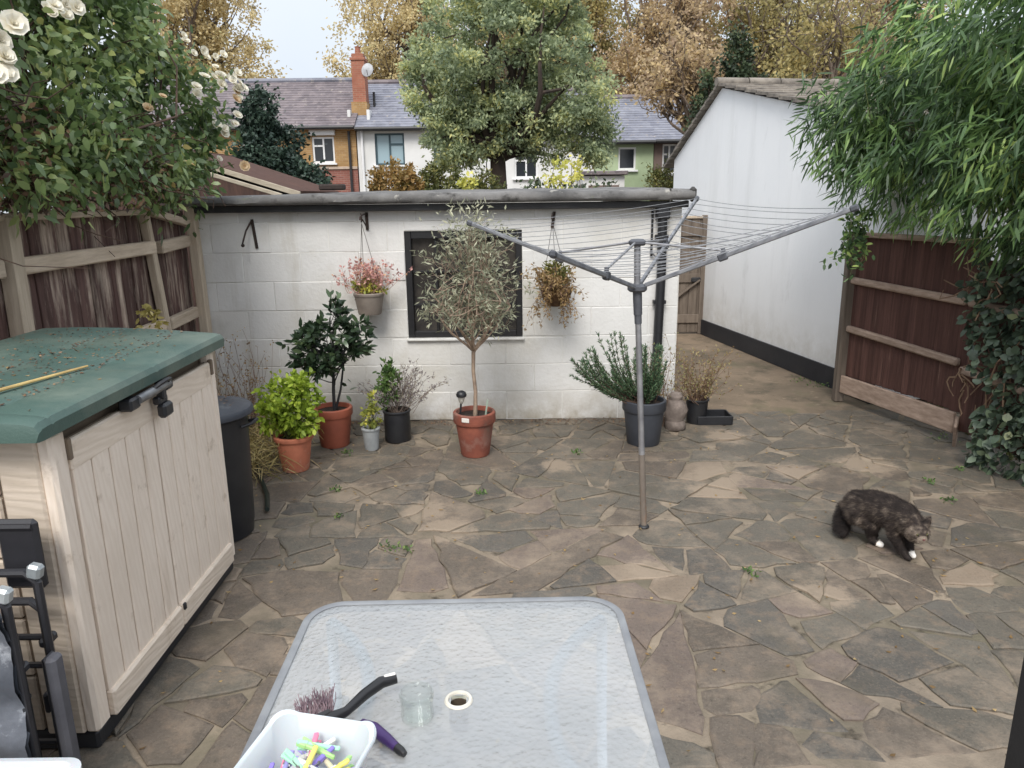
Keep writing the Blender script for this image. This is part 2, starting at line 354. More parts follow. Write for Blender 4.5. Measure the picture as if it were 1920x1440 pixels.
def build_patio():
    r = random.Random(5); A = np.array([(p[0], p[1]) for p in SEEDS]); tones = 'GGGGGDBBBBPT'; near, far = [], MB()
    leafs, stack = [], [[(-2.75, -1.6), (3.6, -1.6), (3.6, 6.02), (1.2, 5.94), (-2.75, 6.0)]]
    while stack:
        p = stack.pop(); ar = area(p); P = np.array(p); c = P.mean(0)
        if ar < min(.26, max(.04, r.lognormvariate(-2.45, .6))): leafs.append(p); continue
        ev, vec = np.linalg.eigh(np.cov((P-c).T)); ax = vec[:, 1]; best = None
        for _ in range(10):
            an = math.atan2(ax[1], ax[0])+r.gauss(0, .38); nx, ny = math.cos(an), math.sin(an); sz = math.sqrt(ar); q = c+np.array((r.gauss(0, .14), r.gauss(0, .14)))*sz; k = q[0]*nx+q[1]*ny
            a, b = clip(p, nx, ny, k), clip(p, -nx, -ny, -k)
            if len(a) > 2 and len(b) > 2:
                m_ = min(minw(a), minw(b))
                if best is None or m_ > best[0]: best = (m_, a, b)
                if m_ > .17: break
        if best is None or best[0] < .11: leafs.append(p); continue
        stack += [best[1], best[2]]
    for p in leafs:
        c = np.array(p).mean(0); x, y = c; poly = list(p); cc = 1 if sum((p[(i+1) % len(p)][0]-p[i][0])*(p[(i+1) % len(p)][1]+p[i][1]) for i in range(len(p))) < 0 else -1
        for i in range(len(p)):
            ex, ey = p[(i+1) % len(p)][0]-p[i][0], p[(i+1) % len(p)][1]-p[i][1]; l_ = math.hypot(ex, ey)
            if l_ < .01: continue
            nx, ny = ey/l_*cc, -ex/l_*cc; jt = r.gauss(0, .05); nx, ny = nx*math.cos(jt)-ny*math.sin(jt), nx*math.sin(jt)+ny*math.cos(jt)
            mx_, my_ = (p[i][0]+p[(i+1) % len(p)][0])/2, (p[i][1]+p[(i+1) % len(p)][1])/2
            poly = clip(poly, nx, ny, mx_*nx+my_*ny-(r.uniform(.0015, .006) if r.random() < .8 else r.uniform(.007, .018)))
            if len(poly) < 3: break
        if len(poly) < 3: continue
        for i in range(len(poly)):                                    # snapped-off corners
            if r.random() < .3:
                v = np.array(poly[i % len(poly)])-c; l_ = np.hypot(*v); nx, ny = v/l_; poly2 = clip(poly, nx, ny, c[0]*nx+c[1]*ny+l_*r.uniform(.72, .9)); poly = poly2 if len(poly2) > 2 else poly
        pp = []
        for a in range(len(poly)):
            p0, p1 = poly[a], poly[(a+1) % len(poly)]; ln = math.hypot(p1[0]-p0[0], p1[1]-p0[1])
            if ln < .012: continue
            pp.append((p0[0]+r.gauss(0, .003), p0[1]+r.gauss(0, .003)))
            for s in range(1, 1+int(ln/.10)):
                tt = s/(1+int(ln/.10)); jt = r.gauss(0, .0075); pp.append((p0[0]+(p1[0]-p0[0])*tt-(p1[1]-p0[1])/ln*jt, p0[1]+(p1[1]-p0[1])*tt+(p1[0]-p0[0])/ln*jt))
        if len(pp) < 3: continue
        P = np.array(pp); c = P.mean(0); rad = np.hypot(*(P-c).T).mean()
        if cc < 0: P = P[::-1]
        if rad < .03: continue
        x, y = c; d = np.hypot(A[:, 0]-x, A[:, 1]-y); j = int(np.argmin(d)); t = SEEDS[j][2] if d[j] < .2 else r.choice(tones)
        Q = c+(P-c)*(1-.012/rad); n = len(P); tx, ty = r.gauss(0, .006), r.gauss(0, .006); zt = r.gauss(0, .0026)
        hz = lambda B: zt+(B[:, 0]-c[0])*tx+(B[:, 1]-c[1])*ty
        V = np.concatenate([np.c_[P, np.full(n, -.02)], np.c_[P, hz(P)-.004], np.c_[Q, hz(Q)]])-np.array([c[0], c[1], 0])
        F = [(a+b*n, (a+1) % n+b*n, (a+1) % n+(b+1)*n, a+(b+1)*n) for b in (0, 1) for a in range(n)]+[tuple(range(2*n, 3*n))]
        vis = y > 1.0 and -2.3 < x < 3.1 and not (y < 1.9 and abs(x) > y*.75)
        near.append((math.hypot(x, y) if vis else 1e3+y, c, V, F, t))
    near.sort(key=lambda q: q[0])
    for q in near[:298]:
        me = bpy.data.meshes.new('stone'); me.from_pydata(q[2].tolist(), [], q[3]); me.update()
        link('stone', me, SM[q[4]], patio, loc=(q[1][0], q[1][1], 0))
    for q in near[298:]: far.add(q[2]+np.array([q[1][0], q[1][1], 0]), q[3])
    if far.k: far.build('stone', SM['G'], patio)['kind'] = 'stuff'
    print('stones', len(near), sum(q[0] < 900 for q in near))
build_patio()

# ------------------------------------------------------------------ block garage
m_paint = mat('painted_block', (.77, .765, .75), (.70, .695, .68), 2.2, .62, .6, 35, spots=[((.42, .40, .36), 26, .68, .78), ((.62, .59, .52), 1.1, .5, .8), ((.3, .28, .25), 60, .72, .8)], rnd=.035, streak=((.52, .49, .43), 5, .58, .85), splash=((.36, .31, .23), .3))
m_joint = mat('painted_joint', (.74, .73, .70), (.50, .48, .45), 2, .8, .4, 80, lo=.5, hi=.75)
m_felt = mat('roof_felt', L(126, 124, 122), L(80, 79, 79), 3, .9, .6, 60, (1, 1, 1), spots=[(L(60, 58, 56), 7, .57, .7), (L(190, 186, 176), 9, .62, .74), (L(112, 116, 90), 5, .64, .76)])
m_black = mat('black_paint', (.02, .02, .023), (.03, .03, .032), 12, .5, .15)
m_blackpl = mat('black_plastic', (.017, .018, .022), (.026, .027, .03), 8, .42, .12, 140)
GY = 5.83
g = thing('garage', 'low white painted block garage with grey felt roof across the patio end', 'garage', (-.5, GY, 0))
hole = (-.815, .675, .09, 1.512)
core = MB()
for q in rect_sub((-2.40, 0, 1.31, 1.70), hole): core.box(((q[0]+q[2])/2, GY+.103, (q[1]+q[3])/2), (q[2]-q[0], .199, q[3]-q[1]))
core.box((1.21, GY+1.9, .85), (.2, 3.4, 1.7)).box((-2.3, GY+1.9, .85), (.2, 3.4, 1.7)).box((-.5, GY+3.6, .85), (3.8, .15, 1.7))
wall = core.build('wall', m_joint, g)
zs = [.0, .235, .46, .685, .91, 1.135, 1.36, 1.585, 1.70]
for i in range(8):
    x = -2.40-(.0 if i % 2 else .225)-.12
    while x < 1.31:
        a, b = max(x, -2.40), min(x+.45, 1.31); x += .45
        if b-a < .03: continue
        for q in rect_sub((a, zs[i], b, zs[i+1]), (hole[0], hole[1], hole[2], 1.585)):
            w_, h_ = q[2]-q[0]-.004, q[3]-q[1]-.004
            o = MB().box((0, 0, 0), (w_, .1, h_), .0035).build('block', m_paint)
            o.parent = wall; o.location = ((q[0]+q[2])/2+.5, .05+random.gauss(0, .0022), (q[1]+q[3])/2)
for a, b in ((-.815, -.36), (-.36, .09)):
    o = MB().box((0, 0, 0), (b-a-.005, .1, .067), .004).build('block', m_paint); o.parent = wall; o.location = ((a+b)/2+.5, .05, 1.5485)
sill = MB().box((-.3625, GY+.03, .668), (.93, .118, .02), .005).build('sill', mat('sill_paint', (.8, .8, .78), (.6, .59, .56), 9, .6), g)
# window
m_wframe = mat('window_black', (.012, .012, .014), (.02, .02, .022), 9, .4, .1)
wf = MB(); yw = GY+.05
x0, z0, x1, z1 = -.815, .683, .09, 1.512
for q in ((x0, z0, x0+.05, z1), (x1-.05, z0, x1, z1), (x0+.05, z1-.06, x1-.05, z1), (x0+.05, z0, x1-.05, z0+.045), (-.385, z0+.045, -.335, z1-.06)):
    wf.box(((q[0]+q[2])/2, yw, (q[1]+q[3])/2), (q[2]-q[0], .07, q[3]-q[1]), .004)
win = wf.build('window', m_wframe, g)
M = N('dark_glass'); v = M.coord('pos'); M.l(M.mix(M.noise(v, 6, 4, .6, .4, .7), (.028, .026, .025), (.085, .075, .064)), M.b.inputs['Base Color'])
M.b.inputs['Roughness'].default_value = .08; M.b.inputs['Specular IOR Level'].default_value = .55; m_dglass = M.m
cols = [(-.765, -.59), (-.57, -.385), (-.335, -.155), (-.135, .04)]; rows = [(.728, .93), (.945, 1.19), (1.205, 1.452)]
mb = MB()
for xm in (-.58, -.145): mb.box((xm, yw+.005, 1.09), (.02, .04, .724), .003)
for zm in (.9375, 1.1975):
    for a, b in cols: mb.box(((a+b)/2, yw+.005, zm), (b-a, .035, .015), .002)
mb.build('glazing_bar', m_wframe, win)
for a, b in cols:
    for c, d in rows: MB().box(((a+b)/2, yw+.012+random.gauss(0, .001), (c+d)/2), (b-a+.004, .005, d-c+.004)).build('pane', m_dglass, win)
# dim things stored behind the glass would not show; a board closes the back
MB().box((-.3625, GY+.3, 1.09), (.95, .02, .9)).build('backboard', mat('dark_board', (.03, .028, .026), (.05, .045, .04), 4), win)
# roof with a rolled felt front edge
mb = MB(); n = 90; prof = [(.0, .0), (-.035, .006), (-.05, .03), (-.045, .06), (-.025, .08), (.02, .092), (.1, .094), (3.4, .14)]
V = []
for i in range(n+1):
    t = i/n; x = -2.43+3.80*t; nzv = .006*math.sin(x*7)+.005*math.sin(x*17+1)+random.gauss(0, .002); hgt = .82+.18*min(1, t*2.5)-.12
    for k, (py, pz) in enumerate(prof): V.append((x, GY-.11+py+nzv*(k > 0), 1.715+pz*hgt+nzv*.7*(k > 1)+.004*t))
K = len(prof); F = [(i*K+k, i*K+k+1, (i+1)*K+k+1, (i+1)*K+k) for i in range(n) for k in range(K-1)]+[tuple(range(K)), tuple(range(n*K, (n+1)*K))[::-1]]
F.append((0, n*K, (n+1)*K-1, K-1)); mb.add(V, F).build('roof', m_felt, g, smooth=True, angle=50)
MB().box((-.52, GY-.075, 1.690), (3.72, .03, .05), .004).build('fascia', m_black, g)
MB().box((1.19, GY-.125, 1.755), (.012, .03, .1), .004).box((1.36, GY-.11, 1.76), (.05, .07, .11), .02).build('roof_seam', mat('seam', L(70, 68, 66)), g)
# downpipe
dp = MB().tube([(1.155, GY-.05, 1.64), (1.16, GY-.05, 1.2), (1.15, GY-.05, .6), (1.15, GY-.05, .12), (1.15, GY-.09, .07), (1.15, GY-.14, .055)], .036, 14).build('downpipe', m_blackpl, g, smooth=True)
MB().box((1.155, GY-.05, 1.625), (.1, .085, .09), .01).build('hopper', m_blackpl, dp)
for zz in (1.45, .95, .35): MB().box((1.155, GY-.035, zz), (.1, .05, .028), .004).build('pipe_clip', m_blackpl, dp)
MB().tube([(1.085, GY-.012, 1.65), (1.085, GY-.012, 1.3)], .009, 6).tube([(1.085, GY-.02, 1.33), (1.12, GY-.04, 1.29)], .006, 6).build('cable', m_black, g)
tag(MB().box((-1.36, GY+.1, 1.845), (.19, .1, .045), .01).build('loose_brick', mat('dark_brick', L(70, 58, 54), L(48, 42, 40), 9, .9), None, origin=(-1.36, GY+.1, 1.8)),
    'dark brick lying loose on the grey garage roof edge', 'brick')

# ------------------------------------------------------------------ white gable building
m_render = mat('white_render', (.88, .89, .90), (.83, .845, .86), 1.3, .75, .6, 30, (1, 1, .35), spots=[((.62, .625, .63), 3.5, .6, .85), ((.4, .4, .4), 40, .74, .8)], streak=((.70, .71, .71), 3.5, .55, .95), splash=((.55, .53, .48), .6))
m_plinth = mat('black_plinth', (.017, .019, .026), (.03, .032, .038), 3, .55, .2)
m_tile = mat('old_tile', L(146, 138, 128), L(104, 98, 92), 7, .9, .6, 40, spots=[(L(176, 168, 152), 13, .6, .75)])
d0 = np.array((.179, -.984)); nn = np.array((.984, .179)); far = np.array((2.257, 10.64))
wb = thing('white_building', 'tall white rendered gable building with black plinth beside the alley', 'building', (far[0], far[1], 0))
def wp(Y, z, off=0):
    t = (far[1]-Y)/.984; p = far+d0*t+nn*off; return (p[0], p[1], z)
MB().prism([wp(10.64, 0), wp(6.2, 0), wp(6.2, 2.27), wp(9.3, 2.954), wp(10.64, 2.208)], (*(nn*4.2), 0)).build('wall', m_render, wb)
MB().prism([wp(10.66, 0, -.02), wp(6.15, 0, -.02), wp(6.15, .19, -.02), wp(10.66, .19, -.02)], (*(nn*.04), 0)).build('plinth', m_plinth, wb)
roof = None
for (ya, za, yb, zb, nm) in ((9.33, 3.0, 6.0, 2.26, 'a'), (9.27, 3.0, 10.85, 2.12, 'b')):
    mb = MB(); rows_ = 14
    for k in range(rows_):
        t0, t1 = k/rows_, (k+1.12)/rows_
        pa, pb = np.array(wp(ya+(yb-ya)*t0, za+(zb-za)*t0+.012, -.07)), np.array(wp(ya+(yb-ya)*t1, za+(zb-za)*t1+.03, -.07))
        e = np.array((*(nn*4.3), 0)); h = np.array((0, 0, -.032))
        mb.add([pa, pb, pb+e, pa+e, pa+h, pb+h, pb+e+h, pa+e+h], [(0, 1, 2, 3), (7, 6, 5, 4), (0, 4, 5, 1), (2, 6, 7, 3), (0, 3, 7, 4), (1, 5, 6, 2)])
    rf = mb.build('roof', m_tile, wb)
mb = MB()
for k in range(11):
    p = np.array(wp(9.3, 3.02, -.08+k*.4)); mb.tube([p, p+np.array((*(nn*.385), 0))], .05+.003*(k % 2), 10)
mb.build('ridge_tile', m_tile, rf, smooth=True)

# ------------------------------------------------------------------ timber
def wood(name, c1, c2, stretch, paint=None, plo=.45, phi=.6, rnd=.12, sc=3):
    M = N(name); v = M.coord('pos', stretch)
    col = M.mix(M.noise(v, sc, 8, .7, .3, .7), c1, c2)
    if paint: col = M.mix(M.noise(v, sc*.55, 7, .7, plo, phi), col, paint)
    oi = M.n('ObjectInfo'); hs = M.n('HueSaturation'); mr = M.n('MapRange'); mr.inputs['To Min'].default_value = 1-rnd; mr.inputs['To Max'].default_value = 1+rnd
    M.l(oi.outputs['Random'], mr.inputs['Value']); M.l(mr.outputs['Result'], hs.inputs['Value']); M.l(col, hs.inputs['Color'])
    M.l(hs.outputs['Color'], M.b.inputs['Base Color']); M.b.inputs['Roughness'].default_value = .85; M.b.inputs['Specular IOR Level'].default_value = .25
    M.bump(M.noise(v, sc*3, 6, .7, 0, 1), .5, .006); return M.m
m_board = wood('peeling_board', L(112, 88, 82), L(74, 56, 53), (7, 7, .8), L(196, 180, 164), .48, .68, .25)
m_rail = wood('weathered_rail', L(214, 198, 178), L(174, 157, 138), (12, 1.2, 12))
m_post = wood('weathered_post', L(206, 192, 172), L(168, 152, 134), (10, 10, 1))
m_rboard = wood('brown_board', L(104, 75, 67), L(70, 50, 46), (16, 16, .7), L(160, 130, 114), .62, .78, .2)
m_rrail = wood('pale_rail', L(184, 162, 146), L(136, 116, 102), (6, 2, 10))
m_grey = wood('grey_timber', L(134, 122, 110), L(98, 88, 80), (10, 10, .8))

lf = thing('timber_fence', 'weathered timber fence with peeling brown boards and pale rails under the rose', 'fence', (-2.45, 3.5, 0))
y = .9
bme = {}
while y < 5.76:
    wd = random.choice((.115, .125, .135)); k = round(wd*1000)
    h_ = 1.66+random.gauss(0, .006)
    if k not in bme: bme[k] = mesh_of(MB().box((0, 0, 0), (.018, wd, 1.66), .003), 'board', m_board)
    o = link('board', bme[k], None, lf, loc=(-.045+random.gauss(0, .003), y+wd/2-3.5, .86+random.gauss(0, .008)), rot=(random.gauss(0, .004), 0, random.gauss(.02, .015)))
    y += wd+.001
for zz in (1.455, .915, .3): 
    for a, b, dz in ((.95, 3.60, 0), (3.73, 5.17, .0), (5.27, 5.73, .01)): MB().bar((-2.44, a, zz-dz), (-2.435, b, zz+dz), .055, .085, .008).build('rail', m_rail, lf)
MB().bar((-2.46, .9, 1.70), (-2.46, 5.12, 1.69), .1, .035, .006).build('capping_rail', m_rail, lf)
MB().bar((-2.45, 5.2, 1.69), (-2.42, 5.73, 1.595), .06, .05, .006).build('capping_rail', m_rail, lf)
for (p, q, wd) in (((-2.43, 3.64, 0), (-2.44, 3.70, 1.70), .085), ((-2.42, 5.3, 0), (-2.45, 5.12, 1.72), .06), ((-2.375, 5.77, 0), (-2.405, 5.77, 1.93), .075), ((-2.44, 1.9, 0), (-2.44, 1.9, 1.7), .09)):
    MB().bar(p, q, wd, wd, .008, (1, 0, 0)).build('post', m_post, lf)

A, B = np.array((2.83, 6.26)), np.array((3.15, 5.10))
rf_ = thing('brown_panel_fence', 'dark brown closeboard fence panel with pale rails beside the white building', 'fence', (A[0], A[1], 0))
dv = (B-A)/np.linalg.norm(B-A); nv = np.array((-dv[1]*-1, dv[0]*-1)); ln = np.linalg.norm(B-A); nv = np.array((dv[1], -dv[0]))   # nv points to the patio
if nv[0] > 0: nv = -nv
rzb = math.atan2(dv[1], dv[0])
bmesh_r = mesh_of(MB().box((0, 0, 0), (.064, .016, 1.19), .003), 'board', m_rboard)
t = .015
while t < ln-.0:
    p = dv*(t+.032)-nv*.03; link('board', bmesh_r, None, rf_, loc=(p[0], p[1], .83+random.gauss(0, .004)), rot=(0, random.gauss(0, .004), rzb+random.gauss(.16, .06))); t += .0655
def fp(t, z, off=0): p = A+dv*t+nv*off; return (p[0], p[1], z)
for za, zb, hh, th in ((1.05, 1.02, .055, .05), (.645, .59, .055, .05)): MB().bar(fp(.04, za), fp(ln-.02, zb), th, hh, .012).build('rail', m_rrail, rf_)
MB().bar(fp(0.02, 1.425), fp(ln, 1.43), .06, .04, .006).build('capping_rail', m_rrail, rf_)
MB().bar(fp(.04, .165, .01), fp(ln+.02, .16, .01), .03, .15, .006).build('gravel_board', m_rrail, rf_)
MB().bar(fp(0, 0), fp(0, 1.44), .075, .075, .006, (1, 0, 0)).build('post', m_grey, rf_)
A2, B2 = np.array((3.165, 5.07)), np.array((3.36, 2.6)); dv2 = (B2-A2)/np.linalg.norm(B2-A2); ln2 = np.linalg.norm(B2-A2); rz2 = math.atan2(dv2[1], dv2[0])
rf2 = thing('ivy_clad_fence', 'brown fence panel mostly buried under ivy and bamboo', 'fence', (A2[0], A2[1], 0))
t = 0
while t < ln2:
    p = dv2*(t+.05); link('board', bmesh_r, None, rf2, loc=(p[0], p[1], .72+random.gauss(0, .006)), rot=(0, random.gauss(0, .01), rz2+.1)); t += .066
for zz in (1.02, .55): MB().bar((A2[0]-.03, A2[1], zz), (B2[0]-.03, B2[1], zz), .045, .05, .01).build('rail', m_rrail, rf2)
tag(MB().bar((3.17, 5.08, .0), (3.10, 4.98, .2), .022, .11, .004).build('broken_plank', m_rrail, None, origin=(3.13, 5.03, 0)), 'short pale broken plank leaning at the fence foot', 'plank')

gt = thing('wooden_gate', 'narrow grey brown wooden gate at the far end of the alley', 'gate', (2.1, 9.55, 0))
x = 1.72
while x < 2.42: 
    MB().box((x+.055, 9.55, .74), (.108, .022, 1.44), .004).build('board', m_grey, gt); x += .11
for zz in (1.3, .72, .2): MB().box((2.08, 9.527, zz), (.72, .024, .11), .004).build('ledge', m_grey, gt)
MB().bar((1.75, 9.53, .2), (2.4, 9.53, .7), .022, .09, .003, (0, 1, 0)).build('brace', m_grey, gt)
MB().box((2.44, 9.54, .75), (.07, .06, 1.5), .005).build('post', m_grey, gt)
MB().box((2.35, 9.505, .70), (.12, .03, .06), .01).build('latch', m_black, gt)
MB().box((2.1, 9.55, 1.475), (.76, .07, .03), .004).build('capping', m_post, gt)

# ------------------------------------------------------------------ houses behind
def brick(name, c1, c2, mc, sc=1, rough=.9):
    M = N(name); g = M.n('NewGeometry'); mp = M.n('Mapping'); M.l(g.outputs['Position'], mp.inputs['Vector']); mp.inputs['Rotation'].default_value = (math.pi/2, 0, 0)
    b = M.n('TexBrick'); b.inputs['Scale'].default_value = sc; b.inputs['Brick Width'].default_value = .225; b.inputs['Row Height'].default_value = .075; b.inputs['Mortar Size'].default_value = .008
    b.inputs['Color1'].default_value = c4(c1); b.inputs['Color2'].default_value = c4(c2); b.inputs['Mortar'].default_value = c4(mc); M.l(mp.outputs[0], b.inputs['Vector'])
    col = M.mix(M.noise(M.coord('pos'), 1.6, 5, .6, .4, .7), b.outputs['Color'], tuple(x*.7 for x in c1[:3])); M.l(col, M.b.inputs['Base Color']); M.b.inputs['Roughness'].default_value = rough; return M.m
m_yb = brick('yellow_brick', L(176, 140, 92), L(148, 112, 70), L(170, 150, 120)); m_rb = brick('red_brick', L(150, 96, 84), L(128, 78, 70), L(150, 128, 116))
m_cb = brick('orange_brick', L(172, 110, 88), L(146, 92, 74), L(160, 130, 110))
def slate(name, c1, c2):
    M = N(name); g = M.n('NewGeometry'); mp = M.n('Mapping'); M.l(g.outputs['Position'], mp.inputs['Vector']); mp.inputs['Scale'].default_value = (1, 1, 1)
    v = M.n('TexVoronoi', Scale=4.0); M.l(mp.outputs[0], v.inputs['Vector'])
    hsv = M.n('SeparateColor'); M.l(v.outputs['Color'], hsv.inputs[0])
    col = M.mix(hsv.outputs[0], c1, c2); col = M.mix(M.noise(M.coord('pos'), .9, 7, .7, .5, .75), col, tuple(x*.55 for x in c2[:3])); col = M.mix(M.noise(M.coord('pos'), 5, 4, .6, .6, .75), col, L(168, 160, 150))
    M.l(col, M.b.inputs['Base Color']); M.b.inputs['Roughness'].default_value = .7; return M.m
m_sl1 = slate('brown_slate', L(128, 118, 120), L(104, 96, 100)); m_sl2 = slate('blue_slate', L(136, 138, 148), L(116, 118, 130))
m_wpaint = mat('house_white', (.76, .76, .75), (.66, .66, .64), 1, .7, .2); m_green = mat('house_green', L(170, 186, 150), L(150, 166, 132), 1.2, .8, .2)
m_pinkw = mat('house_brown', L(122, 104, 96), L(100, 86, 80), 1.2, .8); m_upvc = mat('white_frame', (.8, .8, .8), (.74, .74, .74), 5, .4, 0)
m_teal = mat('teal_frame', L(60, 84, 92), L(50, 72, 80), 5, .5, 0)
def glassm(name, c, r=.1):
    M = N(name); M.b.inputs['Base Color'].default_value = c4(c); M.b.inputs['Roughness'].default_value = r; return M.m
m_gl = glassm('house_glass', (.03, .034, .04)); m_glb = glassm('curtained_glass', L(150, 172, 180), .15)
def house(label, x0, x1, yf, ze, yr, zr, wm, rm, openings, low=None, depth=6.5):
    h = thing('terraced_house', label, 'house', ((x0+x1)/2, yf, 0))
    rects = [(x0, 0, x1, ze)]
    for o in openings: rects = [s for q in rects for s in rect_sub(q, o[:4])]
    a, b = MB(), MB()
    for q in rects:
        if low and q[1] < low[0] < q[3]: parts_ = [((q[0], q[1], q[2], low[0]), b), ((q[0], low[0], q[2], q[3]), a)]
        else: parts_ = [(q, b if low and q[3] <= low[0] else a)]
        for p, tgt in parts_: tgt.box(((p[0]+p[2])/2, yf+.13, (p[1]+p[3])/2), (p[2]-p[0], .26, p[3]-p[1]))
    yb = 2*yr-yf
    for xs in (x0+.12, x1-.12): a.prism([(xs-.12, yf+.26, 0), (xs-.12, yb, 0), (xs-.12, yb, ze), (xs-.12, yr, zr-.06), (xs-.12, yf+.26, ze)], (.24, 0, 0))
    wl = a.build('wall', wm, h)
    if low: b.build('lower_wall', low[1], h); MB().box(((x0+x1)/2, yf-.02, low[0]), (x1-x0, .06, .1), .01).build('string_course', mat('pale_course', L(196, 176, 158)), h)
    for sgn, nm in ((-1, 'roof'), (1, 'roof')):
        mb = MB(); rows_ = 18; ye = yr+sgn*(yr-yf+.3); zed = ze-.06
        for k in range(rows_):
            t0, t1 = k/rows_, (k+1.1)/rows_
            pa = (yr+(ye-yr)*t0, zr+(zed-zr)*t0+.02); pb = (yr+(ye-yr)*t1, zr+(zed-zr)*t1+.05); th = .05
            mb.add([(x0-.03, pa[0], pa[1]), (x1+.03, pa[0], pa[1]), (x1+.03, pb[0], pb[1]), (x0-.03, pb[0], pb[1]), (x0-.03, pa[0], pa[1]-th), (x1+.03, pa[0], pa[1]-th), (x1+.03, pb[0], pb[1]-th), (x0-.03, pb[0], pb[1]-th)],
                   [(0, 1, 2, 3), (7, 6, 5, 4), (0, 4, 5, 1), (2, 6, 7, 3), (3, 7, 4, 0), (1, 5, 6, 2)])
        r = mb.build(nm, rm, h)
        if sgn < 0: MB().tube([(x0-.03, yr, zr+.05), (x1+.03, yr, zr+.05)], .11, 8).build('ridge_tile', m_sl2 if rm is m_sl1 else m_sl1, r); front = r
    MB().tube([(x0, yf-.36, ze-.1), (x1, yf-.36, ze-.1)], .07, 8).build('gutter', m_black, h)
    MB().box(((x0+x1)/2, yf-.1, ze-.1), (x1-x0-.02, .2, .12), .01).build('eaves_board', low[2] if low else m_black, h)
    for (a0, b0, a1, b1, fm, gm, split) in openings:
        f = MB(); yy = yf+.1; t = .07
        for q in ((a0, b0, a0+t, b1), (a1-t, b0, a1, b1), (a0+t, b1-t, a1-t, b1), (a0+t, b0, a1-t, b0+t)): f.box(((q[0]+q[2])/2, yy, (q[1]+q[3])/2), (q[2]-q[0], .08, q[3]-q[1]))
        xs = [a0+t, a1-t]; mid = (a0+a1)/2; panes = []
        if split: f.box((mid, yy, (b0+b1)/2), (t*.9, .079, b1-b0-2*t)); panes = [(a0+t, b0+t, mid-t*.45, b1-t), (mid+t*.45, b0+t, a1-t, b1-t)]
        else: panes = [(a0+t, b0+t, a1-t, b1-t)]
        if split:                                            # a small top light on one side
            side = 0 if split == 'l' else 1; q = panes.pop(side); zt = q[3]-(q[3]-q[1])*.32
            f.box(((q[0]+q[2])/2, yy, zt), (q[2]-q[0], .078, t*.9)); panes += [(q[0], q[1], q[2], zt-t*.45), (q[0], zt+t*.45, q[2], q[3])]
        wn = f.build('window', fm, h)
        for q in panes: MB().box(((q[0]+q[2])/2, yy+.01, (q[1]+q[3])/2), (q[2]-q[0]+.01, .012, q[3]-q[1]+.01)).build('pane', gm, wn)
        MB().box(((a0+a1)/2, yf-.04, b0-.04), (a1-a0+.16, .14, .07), .01).build('sill', m_upvc if fm is m_upvc else m_wpaint, wn)
        MB().box(((a0+a1)/2, yf+.3, (b0+b1)/2), (a1-a0, .03, b1-b0)).build('room_back', m_black, wn)
    return h, front
h1, r1 = house('brick house with brown slate roof and white window behind the dark holly', -15.5, -5.86, 30, 4.42, 33, 6.40, m_yb, m_sl1,
               [(-7.55, 3.05, -6.70, 4.02, m_upvc, m_gl, 'l'), (-12.6, 3.05, -11.7, 4.02, m_upvc, m_gl, 'l'), (-10.2, 3.05, -9.35, 4.02, m_upvc, m_gl, 'l')], low=(2.86, m_rb, mat('cream_eaves', L(206, 186, 166))))
MB().box((-7.12, 29.93, 4.16), (.98, .12, .2), .02).build('blind_box', m_upvc, h1)
h2, r2 = house('white rendered house with blue slate roof and teal framed window', -5.82, -.9, 30.04, 4.36, 33.02, 6.30, m_wpaint, m_sl2, [(-5.15, 2.95, -4.02, 4.12, m_teal, m_glb, 'r'), (-2.9, 2.9, -1.9, 4.0, m_teal, m_glb, 'r')])
MB().tube([(-5.62, 29.95, 4.2), (-5.62, 29.95, 0)], .05, 8).build('downpipe', m_upvc, h2); MB().tube([(-6.1, 29.9, 4.2), (-6.1, 29.9, 0)], .05, 8).build('downpipe', m_black, h1); MB().tube([(-5.28, 31.2, 4.9), (-5.28, 31.2, 5.75)], .05, 8).build('vent_pipe', m_black, h2)
h3, r3 = house('pale green house with dark square window seen right of the big tree', 3.3, 5.55, 30, 3.76, 33, 5.60, m_green, m_sl2, [(4.2, 2.66, 4.88, 3.5, m_upvc, m_gl, None)])
h4, r4 = house('brown house with white framed windows beside the white gable', 5.58, 11, 30.03, 3.78, 33.02, 5.58, m_pinkw, m_sl2, [(5.9, 2.5, 6.45, 3.6, m_upvc, m_gl, 'l'), (7.4, 2.5, 8.3, 3.6, m_upvc, m_gl, 'l')])
h5, r5 = house('white house hidden behind the middle of the big tree', -.86, 3.26, 30.02, 4.0, 33, 5.9, m_wpaint, m_sl2, [(.2, 2.4, 1.1, 3.4, m_upvc, m_gl, 'l')])
MB().box((3.4, 28.9, 1.2), (1.5, 2.0, 2.4)).build('lean_to', m_wpaint, h3); MB().box((3.4, 28.85, 2.5), (1.7, 2.3, .14), .02).build('lean_to_roof', m_sl1, h3)
MB().box((3.4, 27.88, 1.95), (1.1, .04, .25)).build('lean_to_window', m_pinkw, h3)
ch = thing('brick_chimney', 'tall narrow orange brick chimney stack between the two slate roofs', 'chimney', (-5.78, 30.9, 4.2))
MB().box((-5.76, 30.9, 4.72), (.60, .7, 1.2)).build('stack_base', m_yb, ch); MB().box((-5.74, 30.9, 6.07), (.50, .6, 1.5)).build('stack', m_cb, ch)
MB().box((-5.74, 30.9, 6.87), (.58, .68, .1), .01).build('corbel', m_cb, ch); MB().box((-5.74, 30.9, 6.99), (.44, .54, .15)).build('cap', m_cb, ch)
MB().lathe([(.1, 7.06), (.12, 7.08), (.1, 7.3), (.12, 7.34), (.09, 7.35)], (-5.76, 30.9, 0), 14).build('chimney_pot', m_cb, ch, True)
for sx in (-.36, .38): MB().box((-5.76+sx, 30.5, 4.75), (.12, .5, .5), .01).build('flashing', m_wpaint, ch)
